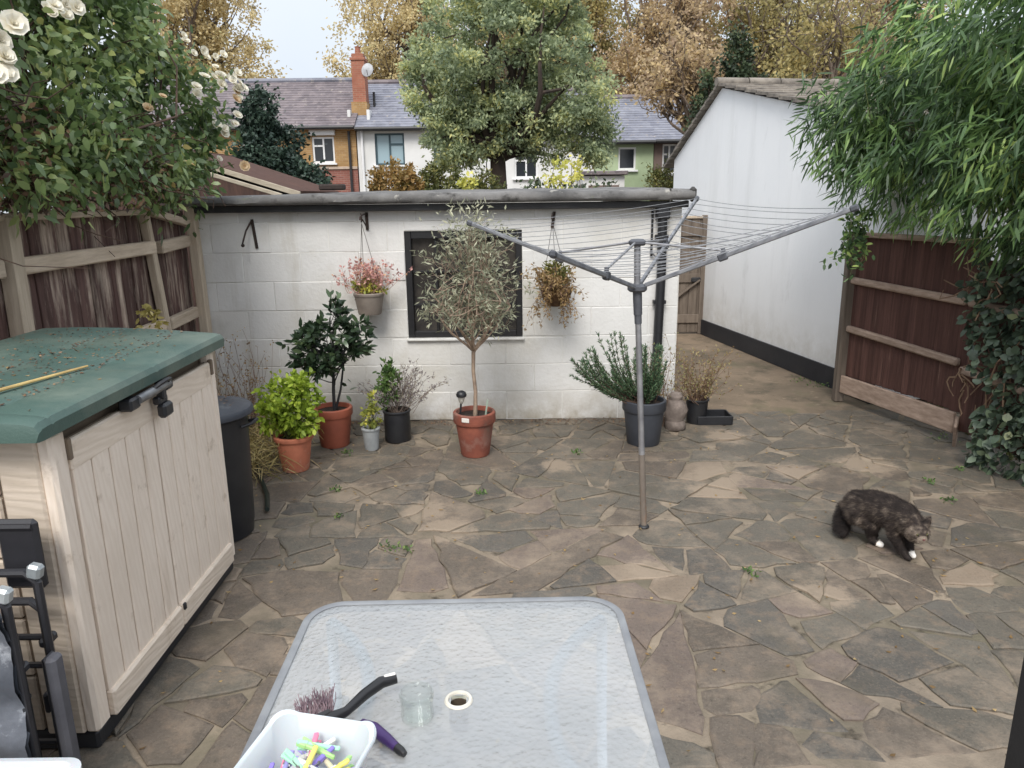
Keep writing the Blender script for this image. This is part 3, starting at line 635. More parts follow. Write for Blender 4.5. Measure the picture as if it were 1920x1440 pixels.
sd_ = thing('satellite_dish', 'round grey satellite dish on the orange chimney', 'dish', (-5.38, 30.6, 6.45))
R_ = rotm(math.radians(80), 0, math.radians(-20))
MB().lathe([(.0, .06), (.12, .045), (.24, 0), (.25, .0), (.25, .012), (.12, .06), (0, .075)], (-5.36, 30.5, 6.45), 22, R_).build('reflector', mat('dish_grey', (.5, .51, .53)), sd_, True)
MB().tube([(-5.36, 30.5, 6.42), (-5.5, 30.75, 6.35)], .025, 6).tube([(-5.36, 30.48, 6.25), (-5.32, 30.15, 6.4)], .012, 5).build('arm', m_black, sd_)

# neighbour's shed left behind the fence
m_shedroof = wood('shed_roof', L(94, 66, 56), L(66, 48, 42), (2, 6, 2)); m_pale = wood('pale_barge', L(196, 186, 168), L(150, 138, 120), (2, 8, 8))
sh = thing('neighbour_shed', 'brown felted shed with pale barge boards behind the fence corner', 'shed', (-3.2, 7.6, 0))
MB().prism([(-4.4, 7.4, 0), (-2.25, 7.4, 0), (-2.25, 7.4, 1.80), (-3.3, 7.4, 2.18), (-4.4, 7.4, 1.80)], (0, 2, 0)).build('wall', mat('shed_board', L(88, 66, 58), L(64, 48, 44), 6, .9, .4, 40, (6, 6, .6)), sh)
MB().bar((-3.32, 7.36, 2.22), (-2.0, 7.36, 1.80), .03, .05, .004).build('barge_board', m_pale, sh); MB().bar((-3.28, 7.36, 2.22), (-4.5, 7.36, 1.80), .03, .06, .004).build('barge_board', m_pale, sh)
MB().bar((-3.32, 8.3, 2.25), (-2.05, 8.3, 1.82), 1.9, .03).build('roof', m_shedroof, sh); MB().bar((-3.28, 8.3, 2.25), (-4.5, 8.3, 1.82), 1.9, .03).build('roof', m_shedroof, sh)
tag(MB().bar((-2.75, 7.0, 2.0), (-2.1, 7.1, 1.79), .06, .035, .004).build('pale_plank', m_pale, None, origin=(-2.4, 7.0, 1.9)), 'pale timber plank sloping onto the left end of the garage roof', 'plank')

# ------------------------------------------------------------------ trees
m_bark = mat('dark_bark', L(74, 62, 54), L(48, 42, 38), 8, .95, .8, 30, (1, 1, .3)); m_bark2 = mat('grey_bark', L(120, 106, 94), L(84, 74, 66), 8, .95, .7, 30, (1, 1, .3))
def tree(name, label, base, fork, tr, lobes, nc, npr, cr, lm, bark, Ln, Wd, limbs=14, shell=.55, group=None, outw=.6, droop=.2, twig=.012, shape='diamond', cat='tree', mixr=.5, extra=0):
    t = thing(name, label, cat, (base[0], base[1], 0), group=group)
    P, D, rnd, C = crown(lobes, nc, npr, cr, shell, outw, droop, mixr)
    mb = MB(); limb(mb, base, fork, tr, tr*.7, 9, 6, .04)
    sel = rng.choice(len(C), min(limbs, len(C)), replace=False)
    for k in sel:
        a = np.array(fork)+np.array((0, 0, rng.uniform(-.1, .3)*abs(fork[2]-base[2])*.3)); Pm = limb(mb, a, C[k], tr*.42, twig, 6, 6, .1, .05)
        for j in rng.choice(len(C), 2): 
            if np.linalg.norm(C[j]-Pm[3]) < np.linalg.norm(C[k]-a)*.6: limb(mb, Pm[3], C[j], tr*.16, twig*.7, 5, 4, .12)
    for k in rng.choice(len(C), min(extra, len(C)), replace=False):
        j = sel[np.argmin(np.linalg.norm(C[sel]-C[k], axis=1))]; limb(mb, C[j]*.6+np.array(fork)*.4, C[k], twig*1.6, twig*.5, 4, 4, .15)
    mb.build('trunk', bark, t, True)
    leaves('crown', P, D, rng.uniform(.7, 1.25, len(P))*Ln, rng.uniform(.7, 1.2, len(P))*Wd, rnd, lm, t, shape)
    return t
m_lgrey = leafmat('leaf_greygreen', [(0, L(80, 92, 72)), (.35, L(116, 127, 102)), (.7, L(150, 157, 120)), (1, L(188, 180, 116))], .45, gain=1.75)
tree('broad_tree', 'large round grey green tree with dark leaning trunk behind the garage', (-.05, 17, 0), (-.25, 17, 2.55), .24,
     [((-.15, 17, 4.7), (1.9, 1.7, 1.75)), ((-1.35, 17, 3.9), (1.05, 1.1, 1.05)), ((1.25, 16.8, 3.75), (1.05, 1.1, 1.1)), ((-.1, 17, 3.4), (1.5, 1.2, .7)), ((1.75, 16.9, 3.05), (.6, .7, .55)), ((-1.25, 17, 3.0), (.75, .8, .55)), ((.3, 17, 5.9), (1.5, 1.3, .9)), ((1.9, 16.9, 2.7), (.4, .5, .4)), ((-1.0, 16.8, 2.65), (.5, .5, .35)), ((.75, 16.8, 2.85), (.5, .5, .4))],
     720, 110, (.2, .2, .15), m_lgrey, m_bark, .098, .05, 34, .5, outw=.5)
m_holly = leafmat('leaf_holly', [(0, L(28, 40, 36)), (.6, L(50, 66, 56)), (1, L(82, 98, 82))], .1, .4)
tree('holly_tree', 'dark blue green conical holly tree in front of the brick house', (-3.95, 13, 0), (-3.95, 13, 1.6), .1,
     [((-3.9, 13, 2.05), (.75, .7, .6)), ((-3.98, 13, 2.6), (.58, .55, .55)), ((-4.1, 13, 3.1), (.36, .36, .45)), ((-3.6, 12.9, 1.8), (.55, .5, .5))], 300, 60, (.13, .13, .13), m_holly, m_bark, .08, .05, 10, .5)
m_aut1 = leafmat('leaf_autumn_gold', [(0, L(136, 124, 94)), (.4, L(176, 160, 120)), (.75, L(196, 182, 142)), (1, L(162, 160, 118))], .45, gain=1.45)
m_aut2 = leafmat('leaf_autumn_rust', [(0, L(124, 104, 88)), (.5, L(162, 144, 116)), (.85, L(190, 170, 128)), (1, L(168, 156, 112))], .45, gain=1.5)
m_aut3 = leafmat('leaf_autumn_olive', [(0, L(106, 102, 74)), (.5, L(144, 136, 94)), (1, L(182, 164, 112))], .45, gain=1.6)
AG = 'autumn trees beyond the far houses'
def aut(label, x, y, z, r, lm, nc=330, npr=75, low=None, extra=110):
    lob = [((x, y, z), r), ((x-r[0]*.5, y, z-r[2]*.4), (r[0]*.6, r[1]*.6, r[2]*.5)), ((x+r[0]*.5, y, z-r[2]*.45), (r[0]*.6, r[1]*.6, r[2]*.5)), ((x+r[0]*.2, y, z+r[2]*.4), (r[0]*.6, r[1]*.6, r[2]*.6))]
    return tree('autumn_tree', label, (x, y, 0), (x, y, z-r[2]*.9), .35, lob, nc, npr, (.6, .6, .5), lm, m_bark2, .2, .13, 26, .2, AG, twig=.035, extra=extra)
aut('golden autumn tree at left with sky to its right', -17.6, 45, 10.5, (4.2, 3.5, 4.6), m_aut1)
aut('golden brown autumn tree rising behind the orange chimney', -5.9, 46, 10.2, (4.3, 3.5, 5.2), m_aut1)
aut('yellow green autumn tree top just right of the big tree', 3.9, 47, 11.0, (4.2, 3.5, 5.0), m_aut3)
aut('rust coloured autumn tree above the green house roof', 8.6, 44, 9.6, (4.2, 3.5, 5.0), m_aut2)
aut('olive and rust autumn tree with bare twigs above the white gable', 14.5, 46, 10.8, (4.6, 3.5, 5.4), m_aut3, extra=140)
aut('pale rust autumn tree mostly behind the bamboo', 21.5, 47, 10.6, (4.8, 3.5, 5.6), m_aut2, extra=90)
aut('dull golden autumn tree hidden behind the big tree', -.6, 49, 9.8, (3.6, 3, 4.4), m_aut1, 160)
tree('sparse_tree', 'thin rust leaved tree with twigs hanging over the right slate roofs', (6.4, 26, 0), (6.3, 26, 3.2), .14, [((5.6, 26, 5.7), (1.5, 1.2, 1.2)), ((6.6, 26, 4.6), (1.1, 1, .9)), ((4.9, 26, 4.9), (.9, .8, .6))], 170, 22, (.3, .3, .3), m_aut2, m_bark2, .16, .1, 22, .2, twig=.014, extra=120)
m_ivyd = leafmat('leaf_ivy_dark', [(0, L(34, 44, 34)), (.6, L(62, 76, 54)), (1, L(104, 112, 74))], .15)
tree('ivy_clad_tree', 'dark ivy covered tree standing behind the peak of the white gable', (6.5, 24, 0), (6.6, 24, 4), .2, [((6.3, 24, 4.2), (.75, .7, 1.3)), ((6.9, 24, 5.6), (.5, .5, 1.0)), ((7.6, 24, 4.6), (.9, .7, .6)), ((5.9, 24, 3.2), (.5, .5, .8))], 150, 60, (.2, .2, .22), m_ivyd, m_bark, .13, .09, 10, .4)
tb = thing('bare_tree', 'half bare brown tree with arching branches above the white gable', 'tree', (9.4, 23, 0)); mb = MB()
limb(mb, (9.6, 23, 0), (9.2, 23, 4.2), .16, .11, 8, 6, .05)
for k in range(34):
    e = np.array((rng.uniform(7.4, 11), 23+rng.normal()*.5, rng.uniform(4.6, 8))); Pm = limb(mb, (9.2, 23, 4.0+rng.uniform(-.6, .5)), e, .05, .01, 5, 7, .14, .08)
    for j in range(5): limb(mb, Pm[rng.integers(3, 7)], Pm[5]+rng.normal(size=3)*.6, .012, .005, 4, 3, .15)
mb.build('trunk', m_bark2, tb, True)
P, D, rnd, _ = crown([((9.4, 23, 6.2), (1.7, .8, 1.6)), ((8.2, 23, 5.2), (.9, .7, .7))], 110, 26, (.3, .3, .3), .2)
leaves('crown', P, D, .14, .085, rnd, m_aut3, tb)

def shrub(name, label, base, lobes, nc, npr, cr, lm, Ln, Wd, shape='diamond', stems=8, group=None, shell=.45, sr=.012, cat='shrub', bark=None, droop=.1):
    t = thing(name, label, cat, base, group=group); P, D, rnd, C = crown(lobes, nc, npr, cr, shell, .6, droop)
    mb = MB()
    for k in rng.choice(len(C), min(stems, len(C)), replace=False): limb(mb, base, C[k], sr, sr*.3, 5, 5, .1)
    mb.build('stem', bark or m_bark2, t, True); leaves('foliage', P, D, rng.uniform(.7, 1.2, len(P))*Ln, rng.uniform(.75, 1.2, len(P))*Wd, rnd, lm, t, shape); return t
m_orb = leafmat('leaf_hedge_brown', [(0, L(88, 84, 42)), (.5, L(128, 104, 60)), (1, L(160, 124, 76))], .25)
m_olv = leafmat('leaf_hedge_green', [(0, L(58, 66, 38)), (.5, L(92, 96, 54)), (1, L(126, 118, 66))], .25)
shrub('brown_hedge', 'orange brown bush peeping over the middle of the garage roof', (-1.7, 11, 0), [((-1.65, 11, 1.85), (.38, .4, .42))], 90, 50, (.08,)*3, m_orb, .06, .035)
shrub('green_hedge', 'olive green bush left of the big trunk over the garage roof', (-1.05, 11.2, 0), [((-1.02, 11.2, 1.8), (.42, .4, .45)), ((-.4, 11.3, 1.75), (.35, .3, .35))], 120, 50, (.08,)*3, m_olv, .06, .035)
m_yel = leafmat('leaf_yellow', [(0, L(150, 156, 84)), (.5, L(190, 188, 100)), (1, L(216, 206, 124))], .35)
shrub('yellow_sapling', 'bright yellow leaved sapling just above the garage roof right of the trunk', (.62, 9.5, 0), [((.55, 9.5, 2.0), (.17, .15, .16)), ((.75, 9.5, 2.02), (.12, .12, .17))], 30, 9, (.06,)*3, m_yel, .055, .036, 'oval', 8)
shrub('small_sapling', 'small pale green sapling tip above the garage roof left of the trunk', (-.52, 9.5, 0), [((-.5, 9.5, 1.93), (.1, .1, .1))], 10, 12, (.04,)*3, m_yel, .06, .04, 'oval', 5)
shrub('far_bush', 'grey green bush against the brown house by the white gable', (5.4, 27, 0), [((5.35, 27, 2.0), (.7, .5, .8)), ((6.1, 27, 1.9), (.5, .4, .7))], 110, 35, (.18,)*3, m_olv, .11, .06)
shrub('neighbour_hedge', 'dense green hedge in the neighbouring garden behind the climbing rose', (-5.6, 6, 0), [((-5.6, 4.5, 1.4), (.8, 2.6, 1.3)), ((-5.8, 8.5, 1.4), (.9, 2.4, 1.2)), ((-5.4, 6.5, 2.0), (.7, 1.6, .8))], 420, 45, (.2, .2, .2), m_ivyd, .1, .06)
shrub('low_hedge', 'dark low hedge in the garden under the big tree', (.8, 15, 0), [((.9, 15, 1.4), (1.5, .5, .6)), ((-1.6, 15, 1.4), (1.2, .5, .6))], 180, 40, (.18,)*3, m_ivyd, .1, .06)

# ================================================================== CLIMBERS
m_rose = leafmat('leaf_rose', [(0, L(48, 62, 42)), (.35, L(78, 98, 60)), (.7, L(116, 134, 84)), (.93, L(150, 156, 96)), (1, L(164, 132, 86))], .32, .38, .7, gain=1.5)
m_twig = mat('brown_twig', L(96, 76, 62), L(64, 50, 44), 14, .9, .5)
rb_ = thing('climbing_rose', 'big white flowered climbing rose overhanging the left fence', 'rose bush', (-2.75, 4.4, 0))
RL = [((-2.72, 3.35, 2.55), (.55, .85, .7)), ((-2.68, 4.2, 2.45), (.58, .8, .72)), ((-2.6, 5.05, 2.48), (.55, .75, .68)), ((-2.4, 5.7, 2.35), (.34, .42, .5)), ((-2.85, 4.3, 3.15), (.6, 1.1, .6)), ((-2.72, 5.3, 2.95), (.45, .6, .45)),
      ((-2.2, 2.6, 2.55), (.45, .6, .5)), ((-2.5, 5.65, 2.0), (.3, .4, .3)), ((-2.25, 4.9, 1.95), (.22, .5, .2)), ((-2.2, 4.2, 2.05), (.25, .5, .22)), ((-2.25, 3.5, 1.9), (.2, .5, .16))]
P, D, rnd, C = crown(RL, 800, 34, (.13, .13, .12), .6, .7, .45, .6)
leaves('foliage', P, D, rng.uniform(.7, 1.25, len(P))*.064, rng.uniform(.75, 1.2, len(P))*.032, rnd, m_rose, rb_, 'oval', droop=.15)
mb = MB()
for k in range(70):
    c_ = C[rng.integers(len(C))]; a = np.array((-2.78+rng.normal()*.1, rng.uniform(3, 5.6), 1.9)); limb(mb, a, c_, .012, .004, 5, 6, .12)
for k in range(260):                                             # bare brown twigs on the underside
    y0 = rng.uniform(2.6, 5.2); a = np.array((rng.uniform(-2.75, -2.15), y0, rng.uniform(1.75, 2.25))); limb(mb, a, a+rng.normal(size=3)*np.array((.2, .28, .14)), .005, .002, 4, 4, .12)
for k in range(5): limb(mb, (-2.78, 3+k*.6, 0), (-2.78, 3.05+k*.6, 2.2), .022, .014, 6, 6, .015)
mb.build('stem', m_twig, rb_, True)
P = np.stack([rng.uniform(-2.8, -2.1, 2600), rng.uniform(2.7, 5.1, 2600), rng.uniform(1.72, 2.2, 2600)], 1)
m_dead = leafmat('leaf_dead', [(0, L(70, 54, 46)), (.6, L(104, 82, 66)), (1, L(150, 118, 88))], .1)
leaves('dead_leaves', P, rand_dirs(len(P))-np.array((0, 0, .6)), .045, .022, rng.random(len(P)), m_dead, rb_)
m_petal = leafmat('petal_cream', [(0, L(232, 224, 202)), (1, L(248, 246, 236))], .3, .6, gain=1); m_petal2 = leafmat('petal_faded', [(0, L(206, 176, 132)), (1, L(236, 216, 184))], .3, .6, gain=1)
def bloom_mesh(material):
    V, F, k = [], [], 0
    for ring, (n, tilt, r) in enumerate(((5, .25, .018), (7, .75, .032), (9, 1.15, .042))):
        for j in range(n):
            a = 2*math.pi*(j+ring*.4)/n+rng.normal()*.1; ct, st = math.cos(tilt), math.sin(tilt); d = np.array((math.cos(a)*st, math.sin(a)*st, ct)); s = np.array((-math.sin(a), math.cos(a), 0)); u = np.cross(d, s)
            q = [(0, 0, .0), d*r*.6+s*r*.5, d*r*1.1+s*r*.42-u*.003, d*r*1.15-s*r*.42-u*.003, d*r*.6-s*r*.5]; V += [np.array(x, float) for x in q]; F += [(k, k+1, k+2), (k, k+2, k+3), (k, k+3, k+4)]; k += 5
    o = trimesh('bloom', np.array(V), F, rng.random(len(V)), material); me = o.data; bpy.data.objects.remove(o); return me
BM, BF = bloom_mesh(m_petal), bloom_mesh(m_petal2)
def blooms(c, n, spread, me, sc=1):
    for _ in range(n):
        p = np.array(c)+rng.normal(size=3)*spread-np.array((-2.75, 4.4, 0)); d = Vector((.7+rng.normal()*.3, -.5+rng.normal()*.3, .5+rng.normal()*.3)); s = sc*rng.uniform(.5, .85)
        link('bloom', me, None, rb_, loc=p, rot=d.to_track_quat('Z', 'Y').to_euler(), scale=(s, s, s))
ROSES_HERE = True
for c, n, sp, f in (((-2.06, 3.72, 2.63), 5, .032, 0), ((-2.02, 3.68, 2.60), 3, .03, 0), ((-1.50, 2.35, 2.26), 5, .03, 0), ((-1.50, 2.34, 2.19), 5, .03, 0), ((-1.50, 2.33, 2.12), 5, .025, 0),
                    ((-2.12, 5.35, 2.80), 2, .03, 0), ((-2.08, 5.4, 2.72), 3, .03, 0), ((-2.03, 5.5, 2.68), 5, .045, 0), ((-1.98, 5.6, 2.64), 5, .04, 0), ((-1.93, 5.68, 2.60), 6, .045, 0), ((-1.94, 5.7, 2.54), 4, .03, 0),
                    ((-2.05, 5.6, 2.26), 4, .03, 0), ((-2.0, 5.7, 2.32), 3, .03, 0), ((-2.05, 5.6, 2.06), 1, .02, 0), ((-1.93, 5.7, 2.45), 2, .03, 1), ((-2.1, 4.7, 2.36), 2, .03, 1), ((-2.19, 4.2, 2.21), 1, .02, 1), ((-1.92, 5.7, 2.02), 1, .02, 1), ((-2.1, 5.3, 2.5), 2, .03, 0), ((-2.2, 4.6, 2.15), 1, .01, 1)):
    blooms(c, n, sp, BF if f else BM)

m_bam = leafmat('leaf_bamboo', [(0, L(38, 54, 36)), (.45, L(72, 96, 60)), (.8, L(110, 136, 80)), (1, L(164, 180, 104))], .3, .4, .55, gain=1.6)
m_culm = mat('bamboo_culm', L(120, 128, 74), L(88, 92, 54), 6, .5, .1)
bb = thing('bamboo_clump', 'tall drooping green bamboo spilling over the right fence', 'bamboo', (3.2, 4.9, 0))
BL = [((2.98, 5.95, 2.3), (.72, .55, .6)), ((2.92, 5.25, 2.12), (.72, .7, .58)), ((3.15, 4.5, 1.95), (.72, .75, .7)), ((3.05, 5.3, 2.75), (.7, .9, .5)), ((3.2, 4.3, 2.7), (.85, .85, .6)), ((3.15, 3.7, 1.95), (.6, .55, .75)), ((3.4, 4.3, 1.6), (.4, .6, .4)), ((3.8, 4.8, 2.2), (.6, 1.3, .9)), ((3.9, 4.2, 2.9), (.6, 1.0, .6)), ((2.5, 5.8, 2.3), (.3, .3, .25))]
P, D, rnd, C = crown(BL, 1150, 34, (.12, .12, .10), .5, .55, .75, .65)
D = D+np.array((-.2, -.12, -.12))
leaves('foliage', P, D, rng.uniform(.6, 1.2, len(P))*.115, rng.uniform(.8, 1.2, len(P))*.0165, rnd, m_bam, bb, 'long', fold=.1, droop=.16)
mb = MB()
for k in range(46):
    a = np.array((rng.uniform(3.3, 3.9), rng.uniform(3.6, 6.0), 0)); c_ = C[rng.integers(len(C))]; mid = np.array((a[0], a[1], c_[2]*.9)); t = np.linspace(0, 1, 9)[:, None]
    mb.tube((1-t)**2*a+2*t*(1-t)*mid+t*t*c_, np.linspace(.012, .003, 9), 6)
for k in rng.choice(len(C), 260): limb(mb, C[k]+rng.normal(size=3)*.05, C[k]+rng.normal(size=3)*.16, .003, .0015, 4, 3, .1)
mb.build('culm', m_culm, bb, True)
m_ivy = leafmat('leaf_ivy', [(0, L(46, 56, 48)), (.5, L(70, 84, 68)), (.85, L(98, 110, 86)), (1, L(132, 130, 90))], .12, .4, .5, gain=1.5)
iv = thing('ivy', 'dark ivy mat hanging down the right fence below the bamboo', 'ivy', (3.22, 4.3, 0))
n = 5200; yy = rng.uniform(2.7, 5.15, n); zz = rng.uniform(0, 1.36, n); lim = 4.98-.42*np.clip((1.15-zz)/1.15, 0, 1)+.09*np.sin(zz*9)+.05*np.sin(zz*23); k = yy < lim; yy, zz = yy[k], zz[k]
bulge = .07+.07*np.sin(yy*7+zz*4)*np.sin(zz*6+1)
P = np.stack([3.20+(5.0-yy)*.06-bulge-rng.random(len(yy))*.09, yy, zz], 1)
D = np.stack([-.5-rng.random(len(P))*.5, rng.normal(size=len(P))*.7-.2, rng.normal(size=len(P))*.6-.5], 1)
leaves('foliage', P, D, rng.uniform(.7, 1.3, len(P))*.055, rng.uniform(.8, 1.2, len(P))*.052, rng.beta(2, 2.5, len(P)), m_ivy, iv, 'oval', fold=.1, droop=.1)
mb = MB()
for k_ in range(40):
    y0 = rng.uniform(2.8, 4.9); limb(mb, (3.16, y0, rng.uniform(.1, .7)), (3.14, min(4.95, y0+rng.normal()*.2), rng.uniform(.7, 1.3)), .006, .003, 5, 5, .08)
for k_ in range(16): a = np.array((3.08, rng.uniform(4.75, 5.0), rng.uniform(1.05, 1.3))); limb(mb, a, a+np.array((-.06, rng.normal()*.12, rng.normal()*.08)), .006, .004, 5, 4, .2)
for k_ in range(8): a = np.array((3.08, rng.uniform(4.9, 5.05), rng.uniform(.42, .6))); limb(mb, a, a+np.array((-.02, rng.normal()*.08-.05, -.1+rng.normal()*.05)), .006, .004, 5, 4, .2)
mb.build('stem', mat('dry_stem', L(150, 124, 100), L(110, 88, 70), 9, .9), iv, True)
sp_ = thing('climber_sprig', 'thin leafy climber sprig dangling past the fence post against white render', 'climber', (2.5, 5.7, 1.5)); mb = MB(); PP = []
for k_ in range(7):
    a = np.array((2.62+rng.normal()*.08, 5.7, 1.62)); e = np.array((2.40+rng.random()*.22, 5.65+rng.normal()*.05, rng.uniform(1.08, 1.4))); q = limb(mb, a, e, .003, .0015, 4, 7, .1); PP += [p+rng.normal(size=3)*.025 for p in q for _ in range(5)]
mb.build('stem', m_culm, sp_, True); PP = np.array(PP); leaves('foliage', PP, rand_dirs(len(PP))-np.array((0, 0, .5)), .055, .026, rng.random(len(PP)), m_bam, sp_, 'oval')

# ================================================================== POTTED PLANTS
m_terra = mat('terracotta', L(198, 122, 94), L(174, 102, 78), 7, .8, .3, 60, spots=[(L(206, 166, 146), 7, .52, .75), (L(110, 74, 60), 4, .55, .78)])
m_terra2 = mat('old_terracotta', L(152, 88, 70), L(120, 68, 58), 7, .85, .4, 60, spots=[(L(168, 130, 116), 7, .52, .74), (L(84, 62, 50), 3.5, .52, .75)])
m_terra3 = mat('plastic_terracotta', L(168, 94, 72), L(140, 78, 62), 5, .6, .1, 60)
m_gpot = mat('grey_plastic_pot', L(70, 74, 82), L(54, 57, 64), 4, .55, .15); m_lpot = mat('pale_grey_pot', L(168, 172, 174), L(140, 144, 146), 7, .7, .2); m_tpot = mat('taupe_pot', L(150, 140, 130), L(126, 116, 108), 5, .65, .15)
m_earth = mat('potting_soil', L(60, 46, 38), L(38, 30, 26), 30, .95, .8, 120)
def pot(parent, c, rt_, rb, h, material, rim=.045, lip=.012, n=30, name='pot', band=True):
    x, y, z = c; pr = [(0, 0), (rb*.96, 0), (rb, .008)]
    if band: rr = rt_-lip; pr += [(rb+(rr-rb)*.97, h-rim), (rt_-.004, h-rim-.001), (rt_, h-rim+.006), (rt_, h-.005), (rt_-.005, h), (rt_-.02, h), (rt_-.024, h-.03)]
    else: pr += [(rt_-.008, h-.02), (rt_, h-.012), (rt_, h-.004), (rt_-.005, h), (rt_-.014, h), (rt_-.018, h-.03)]
    o = MB().lathe(pr, c, n).build(name, material, parent, True, angle=35); ri = rt_-.022
    MB().lathe([(0, h-.05), (ri*.5, h-.026), (ri, h-.032)], c, 20).build('soil', m_earth, parent, True); return o
def plant(label, x, y, name='potted_plant', cat='potted plant', group=None): return thing(name, label, cat, (x, y, 0), group=group)
PG = 'pot plants along the garage wall'
# basil-like lime shrub
m_lime = leafmat('leaf_lime', [(0, L(84, 104, 36)), (.4, L(128, 150, 52)), (.8, L(168, 186, 72)), (1, L(198, 204, 104))], .35, .45)
t = plant('bushy lime green plant in a round terracotta pot nearest the dustbin', -1.46, 4.74, group=PG); pot(t, (-1.46, 4.74, 0), .132, .088, .245, m_terra, .03, .014, band=True)
P, D, rnd, C = crown([((-1.46, 4.72, .46), (.185, .19, .2)), ((-1.40, 4.74, .58), (.10, .1, .1)), ((-1.53, 4.7, .40), (.12, .12, .13)), ((-1.37, 4.68, .38), (.1, .12, .1))], 110, 17, (.035,)*3, .45, .6, .15)
mb = MB(); [limb(mb, (-1.46, 4.74, .21), C[k], .004, .002, 5, 5, .1) for k in rng.choice(len(C), 40)]; mb.build('stem', m_olvst := mat('green_stem', L(96, 100, 56), L(70, 74, 42), 9, .7, 0), t, True)
leaves('foliage', P, D, rng.uniform(.7, 1.2, len(P))*.044, rng.uniform(.8, 1.2, len(P))*.026, rnd, m_lime, t, 'oval', droop=.1)
# bay
m_bay = leafmat('leaf_bay', [(0, L(26, 38, 28)), (.5, L(46, 62, 44)), (.85, L(70, 88, 60)), (1, L(98, 112, 76))], .12, .3, .6)
t = plant('dark leaved bay tree with black stem in a red brown terracotta pot', -1.31, 5.24, group=PG); pot(t, (-1.31, 5.24, 0), .142, .105, .29, m_terra3, .06, .01)
BLb = [((-1.27, 5.22, .80), (.2, .18, .17)), ((-1.27, 5.22, .98), (.09, .09, .1)), ((-1.09, 5.2, .85), (.12, .12, .14)), ((-1.43, 5.18, .72), (.13, .13, .13)), ((-1.16, 5.2, .72), (.16, .14, .12)), ((-1.32, 5.2, .64), (.14, .14, .1))]
P, D, rnd, C = crown(BLb, 80, 13, (.035,)*3, .35, .7, .0)
mb = MB(); mb.tube([(-1.30, 5.24, .2), (-1.295, 5.24, .4), (-1.28, 5.23, .6), (-1.27, 5.22, .85)], [.013, .012, .011, .006], 8); mb.tube([(-1.29, 5.24, .26), (-1.24, 5.23, .42), (-1.2, 5.21, .62), (-1.12, 5.2, .8)], [.01, .008, .007, .004], 7)
for k in rng.choice(len(C), 50): limb(mb, (-1.28, 5.23, rng.uniform(.45, .75)), C[k], .005, .002, 5, 5, .1)
limb(mb, (-1.3, 5.2, .72), (-1.6, 5.15, .77), .004, .002, 5, 5, .06); mb.build('stem', m_black, t, True)
ex = np.array([(-1.6, 5.15, .77), (-1.57, 5.15, .765), (-1.59, 5.16, .775), (-1.52, 5.15, .70), (-1.55, 5.15, .69), (-1.19, 5.22, .45), (-1.2, 5.22, .38), (-1.18, 5.2, .5), (-1.17, 5.21, .42)])
P = np.concatenate([P, ex]); D = np.concatenate([D, rand_dirs(len(ex))]); rnd = np.concatenate([rnd, rng.random(len(ex))])
leaves('foliage', P, D, rng.uniform(.7, 1.2, len(P))*.072, rng.uniform(.8, 1.2, len(P))*.03, rnd, m_bay, t, 'oval', fold=.15)
# small pale pot
m_ylg = leafmat('leaf_yellowgreen', [(0, L(100, 112, 62)), (.5, L(150, 156, 80)), (.85, L(196, 188, 84)), (1, L(214, 196, 90))], .35)
t = plant('small straggly yellow green plant in a pale grey pot', -1.02, 5.13, group=PG); pot(t, (-1.02, 5.13, 0), .068, .05, .165, m_lpot, .02, .006, 24)
P, D, rnd, C = crown([((-1.0, 5.12, .25), (.07, .07, .08)), ((-.98, 5.12, .36), (.045, .05, .09))], 28, 10, (.022,)*3, .4); mb = MB(); [limb(mb, (-1.02, 5.13, .13), C[k], .0025, .0012, 4, 4, .1) for k in range(14)]; mb.build('stem', m_olvst, t, True)
leaves('foliage', P, D, .032, .018, rnd, m_ylg, t, 'oval')
# black pot: lavender and green tuft
m_mid = leafmat('leaf_midgreen', [(0, L(54, 76, 44)), (.5, L(84, 112, 62)), (1, L(128, 146, 88))], .3); m_lav = leafmat('leaf_lavender', [(0, L(104, 98, 100)), (.5, L(142, 132, 132)), (1, L(164, 158, 140))], .2)
t = plant('mixed green tuft and dry lavender stalks in a black bucket pot', -.86, 5.34, group=PG); pot(t, (-.86, 5.34, 0), .105, .098, .235, m_blackpl, .02, .005, band=False)
P, D, rnd, C = crown([((-.9, 5.32, .46), (.085, .08, .12)), ((-.93, 5.32, .36), (.08, .08, .1))], 40, 14, (.03,)*3, .35, .5, -.4); leaves('foliage', P, D, .042, .017, rnd, m_mid, t, 'oval')
mb = MB(); PP, DD = [], []
for k in range(46):
    a = np.array((-.86+rng.normal()*.04, 5.34+rng.normal()*.03, .2)); sd = rng.normal(); e = a+np.array((sd*.13+.04, rng.normal()*.08, rng.uniform(.14, .42)*(1-.25*abs(sd)*.6))); q = limb(mb, a, e, .0022, .0012, 4, 6, .06)
    for i in (3, 4, 5, 6):
        for _ in range(8): PP.append(q[i]+rng.normal(size=3)*.012); DD.append((e-a)/np.linalg.norm(e-a)+rng.normal(size=3)*.5)
mb.build('stalk', mat('dry_stalk', L(140, 122, 110), L(104, 92, 84), 9, .9, 0), t, True); leaves('dry_foliage', PP, DD, .026, .008, rng.random(len(PP)), m_lav, t)
